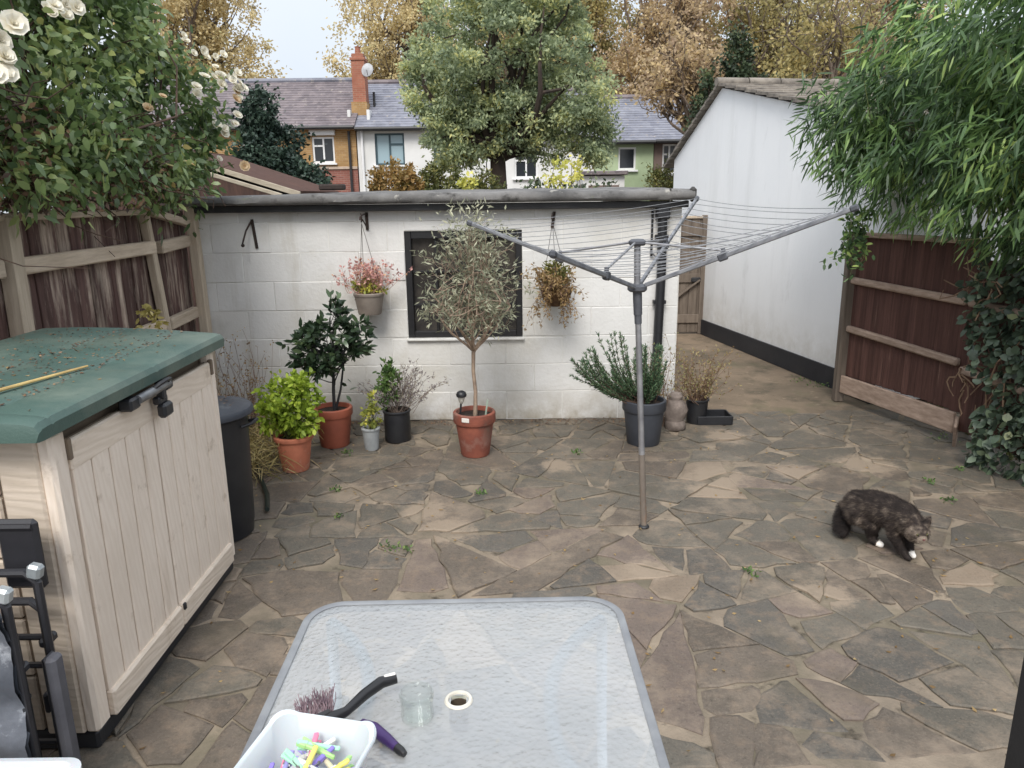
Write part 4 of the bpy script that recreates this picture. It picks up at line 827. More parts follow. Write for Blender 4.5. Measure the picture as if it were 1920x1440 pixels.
# olive standard
m_olive = leafmat('leaf_olive', [(0, L(88, 92, 76)), (.5, L(124, 126, 106)), (.85, L(156, 156, 134)), (1, L(178, 176, 152))], .25, .5, gain=1.45); m_obark = mat('olive_bark', L(172, 150, 130), L(136, 118, 104), 16, .85, .4, 60)
ox, oy = -.265, 5.0
t = plant('standard olive tree with round grey crown in an old terracotta pot', ox, oy, 'olive_tree', 'olive tree', PG); pot(t, (ox, oy, 0), .148, .1, .315, m_terra2, .075, .014)
mb = MB(); mb.tube([(ox+.005, oy, .26), (ox+.012, oy, .45), (ox, oy, .6), (ox+.005, oy, .76)], [.016, .0135, .013, .014], 9)
OL = [((ox, oy, 1.22), (.40, .36, .36)), ((ox+.02, oy, 1.5), (.26, .24, .18)), ((ox, oy, 1.0), (.36, .32, .14))]
P, D, rnd, C = crown(OL, 230, 14, (.06, .06, .06), .25, .6, .0); C2 = C[C[:, 2] > .9]
for k in range(9):
    a = 2*math.pi*k/9; e = (ox+.26*math.cos(a), oy+.24*math.sin(a), 1.0+.15*rng.random()); q = limb(mb, (ox+.004, oy, .72+.03*rng.random()), e, .009, .005, 6, 5, .05, -.05)
    for j in range(6): c_ = C2[rng.integers(len(C2))]; limb(mb, q[rng.integers(2, 6)], c_, .004, .0016, 4, 5, .1)
mb.tube([(ox+.005, oy, .74), (ox, oy, 1.0), (ox-.01, oy, 1.3), (ox, oy, 1.55)], [.011, .008, .006, .003], 6)
for k in range(len(C2)): j = C2[rng.integers(len(C2))]; limb(mb, np.array((ox, oy, 1.15))*.4+C2[k]*.6, C2[k]+rng.normal(size=3)*.03, .002, .001, 4, 3, .12)
mb.build('trunk', m_obark, t, True)
ex = np.array([(ox+rng.normal()*.11, oy+rng.normal()*.08, rng.uniform(1.58, 1.72)) for _ in range(90)]); P = np.concatenate([P, ex]); D = np.concatenate([D, rand_dirs(90)+np.array((0, 0, .8))]); rnd = np.concatenate([rnd, .6+.4*rng.random(90)])
leaves('foliage', P, D, rng.uniform(.7, 1.2, len(P))*.047, rng.uniform(.8, 1.2, len(P))*.0115, rnd, m_olive, t)
M = N('label_white'); M.b.inputs['Base Color'].default_value = L(226, 222, 216); m_label = M.m
MB().box((ox-.055, oy-.139, .287), (.055, .006, .03), .002, rotm(0, 0, .38*-1)).build('sticker', m_label, t)
tag(MB().box((ox+.085, oy-.01, .33), (.012, .003, .14), .001, rotm(.1, .15)).build('plant_label', mat('pale_green_tag', L(170, 186, 170), L(150, 166, 152), 9, .5, 0), None, origin=(ox+.085, oy-.01, .28)), 'thin pale green plant tag stuck in the olive pot', 'plant tag')
sl = thing('solar_light', 'small black capped solar stake light standing in the olive pot', 'garden light', (ox-.09, oy-.04, .27))
MB().tube([(ox-.1, oy-.04, .25), (ox-.088, oy-.04, .385)], .007, 8).build('spike', m_blackpl, sl, True)
M = N('clear_plastic'); M.b.inputs['Base Color'].default_value = (.7, .68, .62, 1); M.b.inputs['Roughness'].default_value = .25; M.b.inputs['Transmission Weight'].default_value = .5; m_clear = M.m
MB().lathe([(.008, .38), (.018, .395), (.026, .43)], (ox-.085, oy-.04, 0), 16).build('lens', m_clear, sl, True); MB().lathe([(.0, .428), (.034, .43), (.037, .445), (.03, .462), (.012, .472), (0, .473)], (ox-.084, oy-.04, 0), 18).build('cap', m_blackpl, sl, True)
# rosemary
m_rosem = leafmat('leaf_rosemary', [(0, L(46, 66, 50)), (.5, L(76, 102, 74)), (.85, L(110, 134, 100)), (1, L(136, 152, 116))], .2, .55)
t = plant('wide spreading rosemary bush in a large dark grey pot by the downpipe', .955, 5.2, 'rosemary_bush', 'potted plant', PG)
pot(t, (.955, 5.2, 0), .158, .118, .33, m_gpot, .075, .012)
mb = MB(); PP, DD = [], []
for k in range(84):
    a = np.array((.93+rng.normal()*.04, 5.2+rng.normal()*.04, .29)); u = rng.random(); reach = rng.uniform(-.5, .14) if k < 72 else rng.uniform(.0, .2)
    tip = np.array((.93+reach, 5.18+rng.normal()*.12, .40+rng.uniform(.05, .42)*(1-abs(reach+.12)*.8))); mid = np.array((a[0]+(tip[0]-a[0])*.75, (a[1]+tip[1])/2, .30+.12*rng.random()+(tip[2]-.3)*.15)); tt = np.linspace(0, 1, 12)[:, None]
    q = (1-tt)**2*a+2*tt*(1-tt)*mid+tt*tt*tip; mb.tube(q, np.linspace(.004, .0018, 12), 5); tan = unit(np.gradient(q, axis=0))
    for i in range(3, 12):
        m_ = 19
        for _ in range(m_): PP.append(q[i]+tan[i]*rng.uniform(-.018, .018)); DD.append(tan[i]*.9+rand_dirs(1)[0]*.75)
mb.build('stem', m_twig, t, True); leaves('foliage', PP, DD, rng.uniform(.7, 1.2, len(PP))*.03, .0062, rng.random(len(PP)), m_rosem, t)
# dried plant
m_dry = leafmat('leaf_dry', [(0, L(104, 84, 62)), (.4, L(140, 118, 88)), (.75, L(150, 138, 96)), (1, L(128, 130, 84))], .25)
t = plant('half dead twiggy plant in a small black pot at the garage corner', 1.46, 5.68, group=PG); pot(t, (1.46, 5.68, 0), .095, .075, .2, m_blackpl, .02, .004, band=False)
def twiggy(t, base, n, spread, h0, h1, ms, ml, per=4, Lf=.022, Wf=.011, name='foliage'):
    mb = MB(); PP = []
    for k in range(n):
        a = np.array(base)+rng.normal(size=3)*np.array((.03, .03, 0)); e = a+np.array((rng.normal()*spread[0], rng.normal()*spread[1], rng.uniform(h0, h1))); q = limb(mb, a, e, .0025, .001, 4, 6, .09)
        for i in range(2, 7):
            for _ in range(per): PP.append(q[i]+rng.normal(size=3)*.013)
    mb.build('twig', ms, t, True); PP = np.array(PP); leaves(name, PP, rand_dirs(len(PP))+np.array((0, 0, .5)), Lf, Wf, rng.random(len(PP)), ml, t)
m_drytw = mat('dry_twig', L(140, 112, 94), L(104, 84, 72), 9, .9, 0)
twiggy(t, (1.46, 5.68, .17), 60, (.12, .08), .12, .42, m_drytw, m_dry)
t = thing('dry_weed', 'tall dry brown weed growing at the foot of the downpipe', 'weed', (1.15, 5.62, 0)); twiggy(t, (1.15, 5.62, 0), 34, (.09, .06), .3, .72, m_drytw, m_dry, 3)
tr_ = thing('plastic_tray', 'flat black plastic tray lying beside the dry plant pot', 'tray', (1.58, 5.7, 0)); MB().box((1.585, 5.70, .01), (.27, .19, .02), .004).build('base', m_blackpl, tr_)
mb = MB(); [mb.box(c, d, .004) for c, d in (((1.585, 5.60, .035), (.27, .012, .07)), ((1.585, 5.80, .035), (.27, .012, .07)), ((1.445, 5.70, .035), (.012, .2, .07)), ((1.725, 5.70, .035), (.012, .2, .07)))]; mb.build('rim', m_blackpl, tr_)
# stone ornament
m_orn = mat('stone_ornament', L(140, 128, 120), L(104, 94, 88), 12, .9, .7, 60, spots=[(L(176, 166, 156), 16, .6, .72)])
so_ = MB(); 
so_.lathe([(0, 0), (.075, 0), (.085, .015), (.082, .05), (.07, .07), (.078, .1), (.088, .15), (.08, .2), (.06, .225), (.05, .235), (.055, .26), (.04, .285), (0, .295)], (1.26, 5.53, 0), 18)
o = so_.build('stone_ornament', m_orn, None, True, origin=(1.26, 5.53, 0)); tag(o, 'weathered lumpy grey stone ornament between the two dark pots', 'ornament')
for v_ in o.data.vertices:
    if .0 < v_.co.z < .3: k = 1+.10*math.sin(v_.co.z*40+v_.co.x*30)+random.gauss(0, .03); v_.co.x *= k; v_.co.y *= k
# wall hangings
m_iron = mat('rusty_iron', L(64, 50, 44), L(38, 32, 30), 20, .8, .3)
def bracket(label, x, z, reach, drop, lean=0):
    b = thing('wall_bracket', label, 'bracket', (x, GY, z), group='iron brackets on the garage wall')
    MB().box((x+.0, GY-.008, z-drop/2), (.022, .012, drop), .003, rotm(0, lean)).build('back_plate', m_iron, b)
    MB().tube([(x, GY-.01, z-.01), (x-.01, GY-reach*.5, z-.012), (x-.02, GY-reach, z-.03), (x-.02, GY-reach-.01, z-.05)], .006, 7).tube([(x, GY-.01, z-drop*.9), (x-.012, GY-reach*.55, z-drop*.45), (x-.02, GY-reach*.9, z-.03)], .005, 7).build('arm', m_iron, b, True); return b
bk = thing('wall_bracket', 'empty rusty A shaped bracket near the left end of the white wall', 'bracket', (-1.99, GY, 1.6), group='iron brackets on the garage wall')
MB().box((-1.955, GY-.01, 1.505), (.022, .014, .22), .003, rotm(0, -.09)).build('back_plate', m_iron, bk); MB().tube([(-1.97, GY-.012, 1.60), (-2.0, GY-.06, 1.53), (-2.02, GY-.1, 1.44), (-2.02, GY-.1, 1.42)], .007, 7).ball((-2.02, GY-.1, 1.425), .014).build('arm', m_iron, bk, True)
bracket('iron bracket above the hanging pink flower pot', -1.09, 1.655, .17, .13); bracket('thin iron bracket above the brown hanging basket', .33, 1.645, .17, .12, .15)
hp = thing('hanging_pot', 'taupe pot of faded pink flowers hanging on the white wall', 'hanging pot', (-1.08, 5.68, .95)); px_, py_, pz_ = -1.08, 5.68, .90
o = pot(hp, (px_, py_, pz_), .118, .088, .165, m_tpot, .025, .006)
mb = MB()
for a in (0, 2.1, 4.2): mb.tube([(px_+.1*math.cos(a), py_+.1*math.sin(a), pz_+.16), (px_-.025, py_-.0, 1.58)], .002, 5)
for k in range(9): mb.ball((px_-.025+.004*(k % 2), py_, 1.59+k*.007), (.006, .004, .006), 6, 4)
mb.build('chain', m_iron, hp, True)
m_pink = leafmat('petal_pink', [(0, L(150, 110, 106)), (.4, L(196, 150, 146)), (.8, L(216, 176, 168)), (1, L(190, 150, 110))], .3)
P, D, rnd, C = crown([((px_, py_, pz_+.2), (.11, .09, .06))], 30, 16, (.03,)*3, .3, .6, -.2); leaves('foliage', P, D, .036, .02, rnd, m_ylg, hp, 'oval')
mb = MB(); PP = []
for k in range(60):
    a = np.array((px_+rng.normal()*.05, py_+rng.normal()*.04, pz_+.16)); sx = rng.normal()*.09; e = a+np.array((sx, rng.normal()*.06, rng.uniform(.12, .25)-abs(sx)*.35)); q = limb(mb, a, e, .002, .001, 4, 5, .05); PP += [q[i]+rng.normal(size=3)*.01 for i in (3, 4, 5, 5, 5) for _ in range(2)]
mb.build('stalk', mat('pink_stalk', L(190, 146, 132), L(160, 120, 104), 9, .8, 0), hp, True); PP = np.array(PP); leaves('blossom', PP, rand_dirs(len(PP))+np.array((0, 0, .6)), .026, .016, rng.random(len(PP)), m_pink, hp, 'oval')['kind'] = 'stuff'
hb = thing('hanging_basket', 'brown half dead hanging basket with trailing stems right of the window', 'hanging basket', (.34, 5.66, 1.1)); bx_, by_, bz_ = .345, 5.66, 1.08
MB().lathe([(0, bz_-.14), (.06, bz_-.13), (.105, bz_-.07), (.125, bz_), (.115, bz_+.004), (.1, bz_-.02)], (bx_, by_, 0), 20).build('basket', mat('coir_liner', L(110, 84, 58), L(80, 60, 42), 30, .95, .8, 120), hb, True)
mb = MB(); [mb.tube([(bx_+.12*math.cos(a), by_+.12*math.sin(a), bz_), (bx_-.03, by_, 1.57)], .002, 5) for a in (.5, 2.6, 4.7)]; mb.build('chain', m_iron, hb, True)
P, D, rnd, C = crown([((bx_, by_-.02, bz_+.1), (.10, .09, .11))], 40, 18, (.03,)*3, .3, .6, 0); leaves('foliage', P, D, .036, .014, rnd, m_olv, hb, 'oval')
m_rustl = leafmat('leaf_rustdry', [(0, L(112, 90, 62)), (.5, L(154, 126, 84)), (1, L(184, 160, 116))], .3, gain=1.05)
mb = MB(); PP = []
for k in range(95):
    a = np.array((bx_+rng.normal()*.06, by_-.05+rng.normal()*.05, bz_+.03)); wide = rng.random() < .3; e = a+np.array((rng.normal()*(.14 if wide else .06)-(.06 if wide else 0), -.05+rng.normal()*.04, rng.uniform(-.30, .16))); q = limb(mb, a, e, .002, .001, 4, 6, .1, .12); PP += [q[i]+rng.normal(size=3)*.012 for i in range(2, 7) for _ in range(4)]
mb.build('stalk', m_drytw, hb, True); PP = np.array(PP); leaves('dead_foliage', PP, rand_dirs(len(PP))-np.array((0, 0, .5)), .028, .012, rng.random(len(PP)), m_rustl, hb)
# weeds by the bin and behind the box
m_grass = leafmat('grass_dry', [(0, L(110, 104, 66)), (.5, L(154, 140, 94)), (1, L(178, 158, 116))], .25)
t = thing('dry_grass_tuft', 'tangled dry grass and weeds between the dustbin and lime plant', 'weeds', (-1.72, 4.8, 0))
n = 1500; P = np.stack([rng.normal(-1.74, .11, n), rng.normal(4.8, .28, n), rng.random(n)*.22], 1); leaves('foliage', P, rand_dirs(n)+np.array((.1, -.1, .5)), rng.uniform(.06, .2, n), .006, rng.random(n), m_grass, t, 'long', droop=.35)
twiggy(t, (-1.95, 5.3, 0), 50, (.13, .2), .3, .85, m_drytw, m_rustl, 3)
m_var = leafmat('leaf_variegated', [(0, L(110, 104, 56)), (.5, L(160, 148, 84)), (1, L(206, 192, 130))], .3)
shrub('variegated_shrub', 'small yellowish variegated shrub poking up behind the storage box', (-2.14, 4.3, 0), [((-2.12, 4.3, 1.06), (.1, .1, .14)), ((-2.12, 4.3, .7), (.14, .14, .3))], 50, 14, (.03,)*3, m_var, .04, .022, 'oval', 8)
WL = [(.445, 4.98), (2.55, 4.07), (2.60, 4.36), (-.65, 3.55), (1.14, 3.24), (-1.10, 4.34), (-.2, 4.25), (-.55, 3.52), (3.12, 5.2), (2.77, 6.96), (2.86, 6.74), (-1.18, 5.04), (2.9, 4.58), (-1.0, 3.95)]
WD = ['in a paving joint below the garage window', 'on the right paving beyond the cat', 'at the right near the ivy', 'between paving stones left of the sandy patch', 'in front of the airer pole', 'near the lime plant pot', 'beside the sandy paving patch', 'just above the table edge', 'at the foot of the ivy fence', 'along the black plinth', 'beside the brown fence post', 'between the two terracotta pots', 'under the ivy', 'on the left paving']
for (x, y), wdn in zip(WL, WD):
    t = thing('weed', 'tiny green weed '+wdn, 'weed', (x, y, 0), group='weeds in the paving joints'); s = .08 if y > 5.15 else .032; n = 26; P = np.stack([rng.normal(x, s*.6, n), rng.normal(y, s*.6, n), rng.random(n)*s*.5], 1)
    leaves('foliage', P, rand_dirs(n)+np.array((0, 0, .3)), .024, .010, rng.random(n), m_mid, t, 'oval')
# fallen leaves and litter on the paving
n = 420; P = np.stack([rng.uniform(-2, 2.9, n), rng.uniform(1.3, 5.9, n), np.full(n, .006)], 1)
o = leaves('leaf_litter', P, np.c_[rng.normal(size=(n, 2)), np.zeros(n)], rng.uniform(.012, .035, n), rng.uniform(.008, .016, n), rng.random(n), m_rustl, None, 'diamond', fold=.2, flat=1); o['kind'] = 'stuff'
n = 700; P = np.stack([rng.uniform(-2.35, 1.3, n), 5.80-np.abs(rng.normal(0, .07, n)), np.full(n, .006)], 1)
o = leaves('leaf_litter', P, np.c_[rng.normal(size=(n, 2)), np.full(n, .15)], rng.uniform(.012, .03, n), rng.uniform(.008, .014, n), rng.random(n), m_dead, None, 'diamond', fold=.2, flat=1); o['kind'] = 'stuff'

# ================================================================== STORAGE BOX
def grain(name, c1, c2, c3, stretch):
    M = N(name); v = M.coord('pos', stretch); wv = M.n('TexWave', Scale=3.2, Distortion=7, Detail=3); wv.inputs['Detail Scale'].default_value = 1.2; wv.bands_direction = 'DIAGONAL'; M.l(v, wv.inputs['Vector'])
    col = M.mix(wv.outputs['Fac'], c1, c2); col = M.mix(M.noise(M.coord('pos'), 2, 5, .6, .45, .8), col, c3); col = M.mix(M.noise(v, 30, 4, .6, .6, .85), col, tuple(x*.8 for x in c2[:3])); col = M.mix(M.noise(M.coord('pos'), 7, 7, .7, .6, .8), col, L(168, 148, 126)); col = M.mix(M.noise(M.coord('pos', (1, 1, .12)), 9, 5, .6, .62, .85), col, L(186, 166, 144))
    M.l(col, M.b.inputs['Base Color']); M.b.inputs['Roughness'].default_value = .6; M.bump(wv.outputs['Fac'], .25, .003); return M.m
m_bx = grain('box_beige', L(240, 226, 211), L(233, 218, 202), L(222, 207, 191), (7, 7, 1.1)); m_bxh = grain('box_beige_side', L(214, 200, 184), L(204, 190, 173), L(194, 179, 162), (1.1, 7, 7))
m_bxr = grain('box_beige_rail', L(232, 217, 200), L(224, 208, 190), L(212, 196, 178), (7, 1.1, 7)); m_bxd = mat('box_groove', L(130, 115, 98), L(112, 98, 84), 8, .8)
m_lid = mat('box_green', L(76, 99, 92), L(63, 86, 80), 2.2, .5, .25, 140, spots=[(L(118, 130, 118), 2.2, .45, .75), (L(84, 84, 62), 6, .62, .78), (L(44, 66, 58), 14, .66, .8)])
XF, YN, YF = -1.372, 2.10, 3.36
sb = thing('storage_box', 'beige wood effect garden storage box with green lid by the left fence', 'storage box', (-1.75, 2.73, 0))
MB().box((-1.75, 2.73, .035), (.74, 1.24, .07), .01).build('base', m_blackpl, sb)
bd = MB().box((-1.77, 2.73, .59), (.70, 1.2, 1.04)).build('body', m_bxd, sb)
for zz in range(5): MB().box((-1.84, YN+.028, .17+zz*.208), (.56, .02, .202), .006).build('side_board', m_bxh, bd)
for zz in range(5): MB().box((-1.84, YF-.028, .17+zz*.208), (.56, .02, .202), .006).build('side_board', m_bxh, bd)
for (yc, wd) in ((YN+.04, .08), (YF-.03, .06)): MB().box((-1.392, yc, .585), (.05, wd, 1.03), .012).build('corner_post', m_bx, sb)
MB().box((-1.475, YN+.012, .585), (.125, .03, 1.03), .008).build('corner_post', m_bxh, sb)
for side, (ya, yb_) in (('l', (2.185, 2.728)), ('r', (2.734, 3.297))):
    d = MB().box((XF-.018, (ya+yb_)/2, .56), (.016, yb_-ya, .99), .004).build('door', m_bxd, sb)
    k = 5; wd = (yb_-ya)/k
    for i in range(k): MB().box((XF-.004, ya+wd*(i+.5), .565), (.02, wd-.009, .80), .004).build('plank', m_bx, d)
    MB().box((XF-.003, (ya+yb_)/2, 1.005), (.022, yb_-ya, .10), .006).build('top_rail', m_bxr, d)
    MB().box((XF+.004, (ya+yb_)/2, .12), (.034, yb_-ya, .10), .008).build('bottom_rail', m_bxr, d)
MB().box((XF+.022, 2.745, .155), (.012, .018, .03), .004).build('bottom_catch', m_blackpl, sb)
prof = [(-1.325, 1.112), (-1.322, 1.15), (-1.334, 1.168), (-1.36, 1.175), (-1.495, 1.186), (-1.50, 1.183), (-1.51, 1.188), (-1.74, 1.203), (-1.75, 1.199), (-1.76, 1.204), (-1.98, 1.21), (-2.13, 1.208), (-2.16, 1.19), (-2.165, 1.112)]
mb = MB(); V = []; K = len(prof); ys = [1.99, 1.996, 2.012, 2.05, 2.06, 2.07, 2.70, 2.715, 2.73, 3.36, 3.385, 3.398, 3.402]; dz = [-.03, -.012, -.002, 0, -.004, 0, 0, -.003, 0, 0, -.003, -.015, -.03]
for yv, q in zip(ys, dz):
    for (px, pz) in prof: V.append((px+(0 if q > -.01 else (q*.3 if px > -1.7 else -q*.3)), yv, pz+(q if pz > 1.13 else 0)))
n = len(ys); F = [(i*K+k, (i+1)*K+k, (i+1)*K+k+1, i*K+k+1) for i in range(n-1) for k in range(K-1)]+[tuple(range(K)), tuple(range((n-1)*K, n*K))[::-1]]
F += [(i*K, i*K+K-1, (i+1)*K+K-1, (i+1)*K) for i in range(n-1)]
mb.add(V, F).build('lid', m_lid, sb, True, angle=35)
m_steel = mat('galvanised', L(150, 152, 154), L(112, 114, 118), 12, .42, .15, 80, metal=.7)
hn = MB().box((-1.345, 2.53, 1.075), (.05, .07, .045), .008).build('handle_bracket', m_blackpl, sb); MB().box((-1.345, 2.80, 1.08), (.05, .06, .045), .008).build('handle_bracket', m_blackpl, sb)
MB().tube([(-1.325, 2.55, 1.083), (-1.322, 2.68, 1.085), (-1.325, 2.79, 1.087)], .017, 10).build('handle_bar', m_steel, hn, True)
MB().tube([(-1.325, 2.66, 1.09), (-1.30, 2.68, 1.11), (-1.295, 2.72, 1.115), (-1.30, 2.76, 1.11), (-1.325, 2.78, 1.09)], .008, 7).build('hasp', m_blackpl, hn, True)
MB().box((-1.335, 2.735, 1.035), (.03, .07, .03), .006).box((-1.322, 2.74, .995), (.035, .075, .055), .01).box((-1.325, 2.73, 1.06), (.03, .03, .04), .005).build('latch', m_blackpl, hn)
MB().box((-1.366, 3.305, 1.03), (.02, .02, .07), .004).build('hinge', m_bxd, sb); MB().box((-1.366, 2.18, 1.03), (.02, .016, .07), .004).build('hinge', m_bxd, sb)
tag(MB().tube([(-1.60, 1.95, 1.205), (-1.585, 2.23, 1.204), (-1.55, 2.43, 1.199), (-1.512, 2.60, 1.197)], [.006, .006, .005, .004], 7).build('bamboo_cane', mat('cane', L(214, 186, 122), L(180, 150, 96), 12, .6, .1), None, True, origin=(-1.56, 2.3, 1.2)), 'thin yellow cane lying on the green box lid', 'cane')
n = 620; xx = np.concatenate([rng.uniform(-2.12, -1.5, 420), rng.choice([-1.5, -1.75], 200)+rng.normal(0, .012, 200)]); yy = rng.uniform(2.05, 3.35, n); P = np.stack([xx, yy, np.interp(-xx, [1.36, 1.5, 1.75, 1.98, 2.13], [1.176, 1.189, 1.206, 1.212, 1.21])], 1)
o = leaves('leaf_litter', P, np.c_[rng.normal(size=(n, 2)), np.full(n, .1)], rng.uniform(.006, .02, n), rng.uniform(.004, .011, n), rng.random(n), m_dead, None, 'diamond', fold=.2, flat=1); o['kind'] = 'stuff'
n = 70; P = np.stack([rng.uniform(-2.1, -1.4, n), rng.uniform(2.05, 3.35, n), np.full(n, 1.212)], 1); P[:, 2] = np.interp(-P[:, 0], [1.36, 1.5, 1.75, 1.98, 2.13], [1.177, 1.19, 1.207, 1.213, 1.211])
o = leaves('leaf_litter', P, np.c_[rng.normal(size=(n, 2)), np.full(n, .1)], rng.uniform(.010, .02, n), .009, rng.random(n), m_rustl, None, 'diamond', fold=.2, flat=1); o['kind'] = 'stuff'

# dustbin
bn = thing('dustbin', 'round black plastic dustbin with lid tucked behind the storage box', 'dustbin', (-1.61, 3.76, 0))
MB().lathe([(0, 0), (.175, 0), (.185, .01), (.188, .06), (.192, .07), (.21, .66), (.225, .67), (.225, .69), (.2, .69)], (-1.61, 3.76, 0), 36).build('body', m_blackpl, bn, True)
MB().lathe([(.236, .675), (.242, .68), (.242, .70), (.232, .712), (.2, .716), (.19, .724), (.12, .742), (0, .746)], (-1.61, 3.76, 0), 36).build('lid', mat('grey_lid', L(66, 70, 78), L(50, 53, 60), 6, .5, .15, 100, spots=[(L(110, 112, 112), 7, .6, .8)]), bn, True)
MB().tube([(-1.68, 3.74, .735), (-1.675, 3.74, .765), (-1.61, 3.745, .772), (-1.545, 3.75, .765), (-1.54, 3.75, .735)], .011, 8).build('lid_handle', m_blackpl, bn, True)
for s in (-1, 1): MB().tube([(-1.61+s*.205, 3.70, .62), (-1.61+s*.255, 3.72, .635), (-1.61+s*.255, 3.80, .635), (-1.61+s*.205, 3.82, .62)], .009, 7).build('side_handle', m_blackpl, bn, True)
n = 60; P = np.stack([rng.normal(-1.56, .09, n), rng.normal(3.74, .09, n), np.full(n, .748)], 1); tag(leaves('leaf_litter', P, np.c_[rng.normal(size=(n, 2)), np.full(n, .1)], .02, .01, rng.random(n), m_dead, None, flat=1), kind='stuff')
tag(MB().tube([(-1.42, 4.0, .03), (-1.5, 4.25, .02), (-1.62, 4.5, .03), (-1.7, 4.7, .05), (-1.9, 4.9, .03)], .014, 8).build('garden_hose', mat('hose_green', L(36, 50, 44), L(26, 36, 32), 9, .5, 0), None, True, origin=(-1.6, 4.4, 0)), 'dark green hose end curving out beside the dustbin', 'hose')

# folded chairs, tub, bag at bottom left
m_tube = mat('black_tube', (.022, .022, .026), (.03, .03, .035), 9, .4, .05); m_cap = mat('silver_cap', L(196, 202, 204), L(160, 168, 172), 9, .35, .1, 60, metal=.4); m_fab = mat('grey_sling', L(112, 116, 124), L(74, 78, 86), 5, .45, .6, 18, spots=[(L(170, 174, 180), 11, .62, .75)]); m_slate = mat('grey_slat', L(96, 96, 102), L(78, 78, 84), 6, .6, .1)
def fold_chair(label, Y, ztop, x1, fabric, ext):
    t = thing('folding_chair', label, 'folding chair', (x1-.27, Y, 0), group='folded garden chairs leaning on the storage box'); x0 = x1-.56
    def fr(y, z0, z1, xa, xb): return MB().tube([(xa, y, z0), (xa, y, z1-.03), (xa+.03, y, z1), (xb-.03, y, z1), (xb, y, z1-.03), (xb, y, z0)], .013, 8)
    fr(Y, .02, ztop, x0, x1).build('front_frame', m_tube, t, True); fr(Y+.05, .02, ztop-.12, x0+.03, x1-.035).build('back_frame', m_tube, t, True)
    for zz in (.15, .42, ztop-.22): MB().tube([(x0, Y+.02, zz), (x1, Y+.02, zz)], .010, 7).build('crossbar', m_tube, t, True)
    for xc in (x0, x1): MB().box((xc, Y, ztop+.005), (.04, .034, .045), .008, rotm(0, .25 if xc == x1 else -.25)).build('corner_cap', m_cap, t)
    for xc in (x0+.04, x1-.04): MB().box((xc, Y+.02, .3), (.02, .05, .07), .008).build('hinge', m_tube, t)
    MB().box((x1-.02, Y+.03, .5), (.03, .06, .03), .008).build('clamp', m_tube, t)
    if fabric:
        nx, nz = 16, 26; V = [];
        for j in range(nz+1):
            for i in range(nx+1):
                u, v = i/nx, j/nz; V.append((x0+.02+u*(x1-x0-.015), Y-.03+.010*math.sin(v*19+u*5)+.008*math.sin(u*23+v*7)+random.gauss(0, .0025), .08+v*(ztop-.10)))
        k = nx+1; F = [(j*k+i, j*k+i+1, (j+1)*k+i+1, (j+1)*k+i) for j in range(nz) for i in range(nx)]
        b = len(V); V2 = [(x, y+.014, z) for x, y, z in V]; F += [(a+b, d_+b, c+b, b2+b) for a, b2, c, d_ in F]
        MB().add(V+V2, F).build('sling', m_fab, t, True)
    if ext: MB().box((x1-.07, Y+.06, ztop+.03), (.12, .03, .22), .012).build('headrest', m_tube, t); MB().tube([(x1-.16, Y+.05, ztop+.12), (x1-.02, Y+.05, ztop+.12)], .012, 7).build('top_bar', m_tube, t, True)
    return t
fold_chair('black folded chair with silver corner cap standing against the storage box', 1.95, .735, -1.375, False, True)
fold_chair('nearer folded chair with grey sling fabric and silver corner cap', 1.80, .745, -1.365, True, False)
t = thing('seat_slat', 'grey upright slat of a folded lounger beside the chairs', 'lounger part', (-1.33, 1.9, 0)); MB().box((-1.335, 1.90, .25), (.035, .05, .5), .01).build('slat', m_slate, t); MB().box((-1.36, 1.915, .26), (.012, .05, .46), .004).build('edge_strip', m_tube, t)
m_wtub = N('white_tub'); m_wtub.b.inputs['Base Color'].default_value = L(208, 212, 216); m_wtub.b.inputs['Roughness'].default_value = .35; m_wtub.b.inputs['Subsurface Weight'].default_value = .15; m_wtub = m_wtub.m
def rrect(cx, cy, hx, hy, r, z, n=6, rz=0):
    o = []
    for q, (sx, sy) in enumerate(((1, 1), (-1, 1), (-1, -1), (1, -1))):
        for i in range(n+1):
            a = math.pi/2*(q+i/n); x, y = sx*(hx-r)+r*math.cos(a), sy*(hy-r)+r*math.sin(a); o.append((cx+x*math.cos(rz)-y*math.sin(rz), cy+x*math.sin(rz)+y*math.cos(rz), z))
    return o
def loft(loops, close=(True, True)):
    n = len(loops[0]); F = [(i*n+j, i*n+(j+1) % n, (i+1)*n+(j+1) % n, (i+1)*n+j) for i in range(len(loops)-1) for j in range(n)]
    if close[0]: F.append(tuple(range(n))[::-1])
    if close[1]: F.append(tuple(range((len(loops)-1)*n, len(loops)*n)))
    return MB().add(np.concatenate([np.array(l) for l in loops]), F)
cx, cy = -1.33, 1.50
loft([rrect(cx, cy, .15, .15, .04, 0), rrect(cx, cy, .175, .175, .045, .30), rrect(cx, cy, .19, .19, .05, .305), rrect(cx, cy, .19, .19, .05, .33), rrect(cx, cy, .172, .172, .045, .335), rrect(cx, cy, .168, .168, .045, .318), rrect(cx, cy, .12, .12, .03, .316), rrect(cx, cy, .115, .115, .03, .324)]).build('white_crate', m_wtub, None, True, origin=(cx, cy, 0), angle=50)
tag(bpy.data.objects['white_crate'], 'white plastic lidded crate on the ground at the bottom left corner', 'crate')
mb = MB().ball((-1.345, 1.42, .41), (.075, .08, .085), 18, 12); V = mb.v[0]; 
for i in range(len(V)): V[i] += .010*np.array((math.sin(V[i][2]*60+V[i][1]*30), math.sin(V[i][0]*70), 0))
tag(mb.build('cloth_bag', mat('maroon_cloth', L(70, 46, 48), L(44, 30, 34), 8, .9, .5), None, True, origin=(-1.4, 1.47, .33)), 'dark maroon cloth bundle on the white crate', 'cloth')

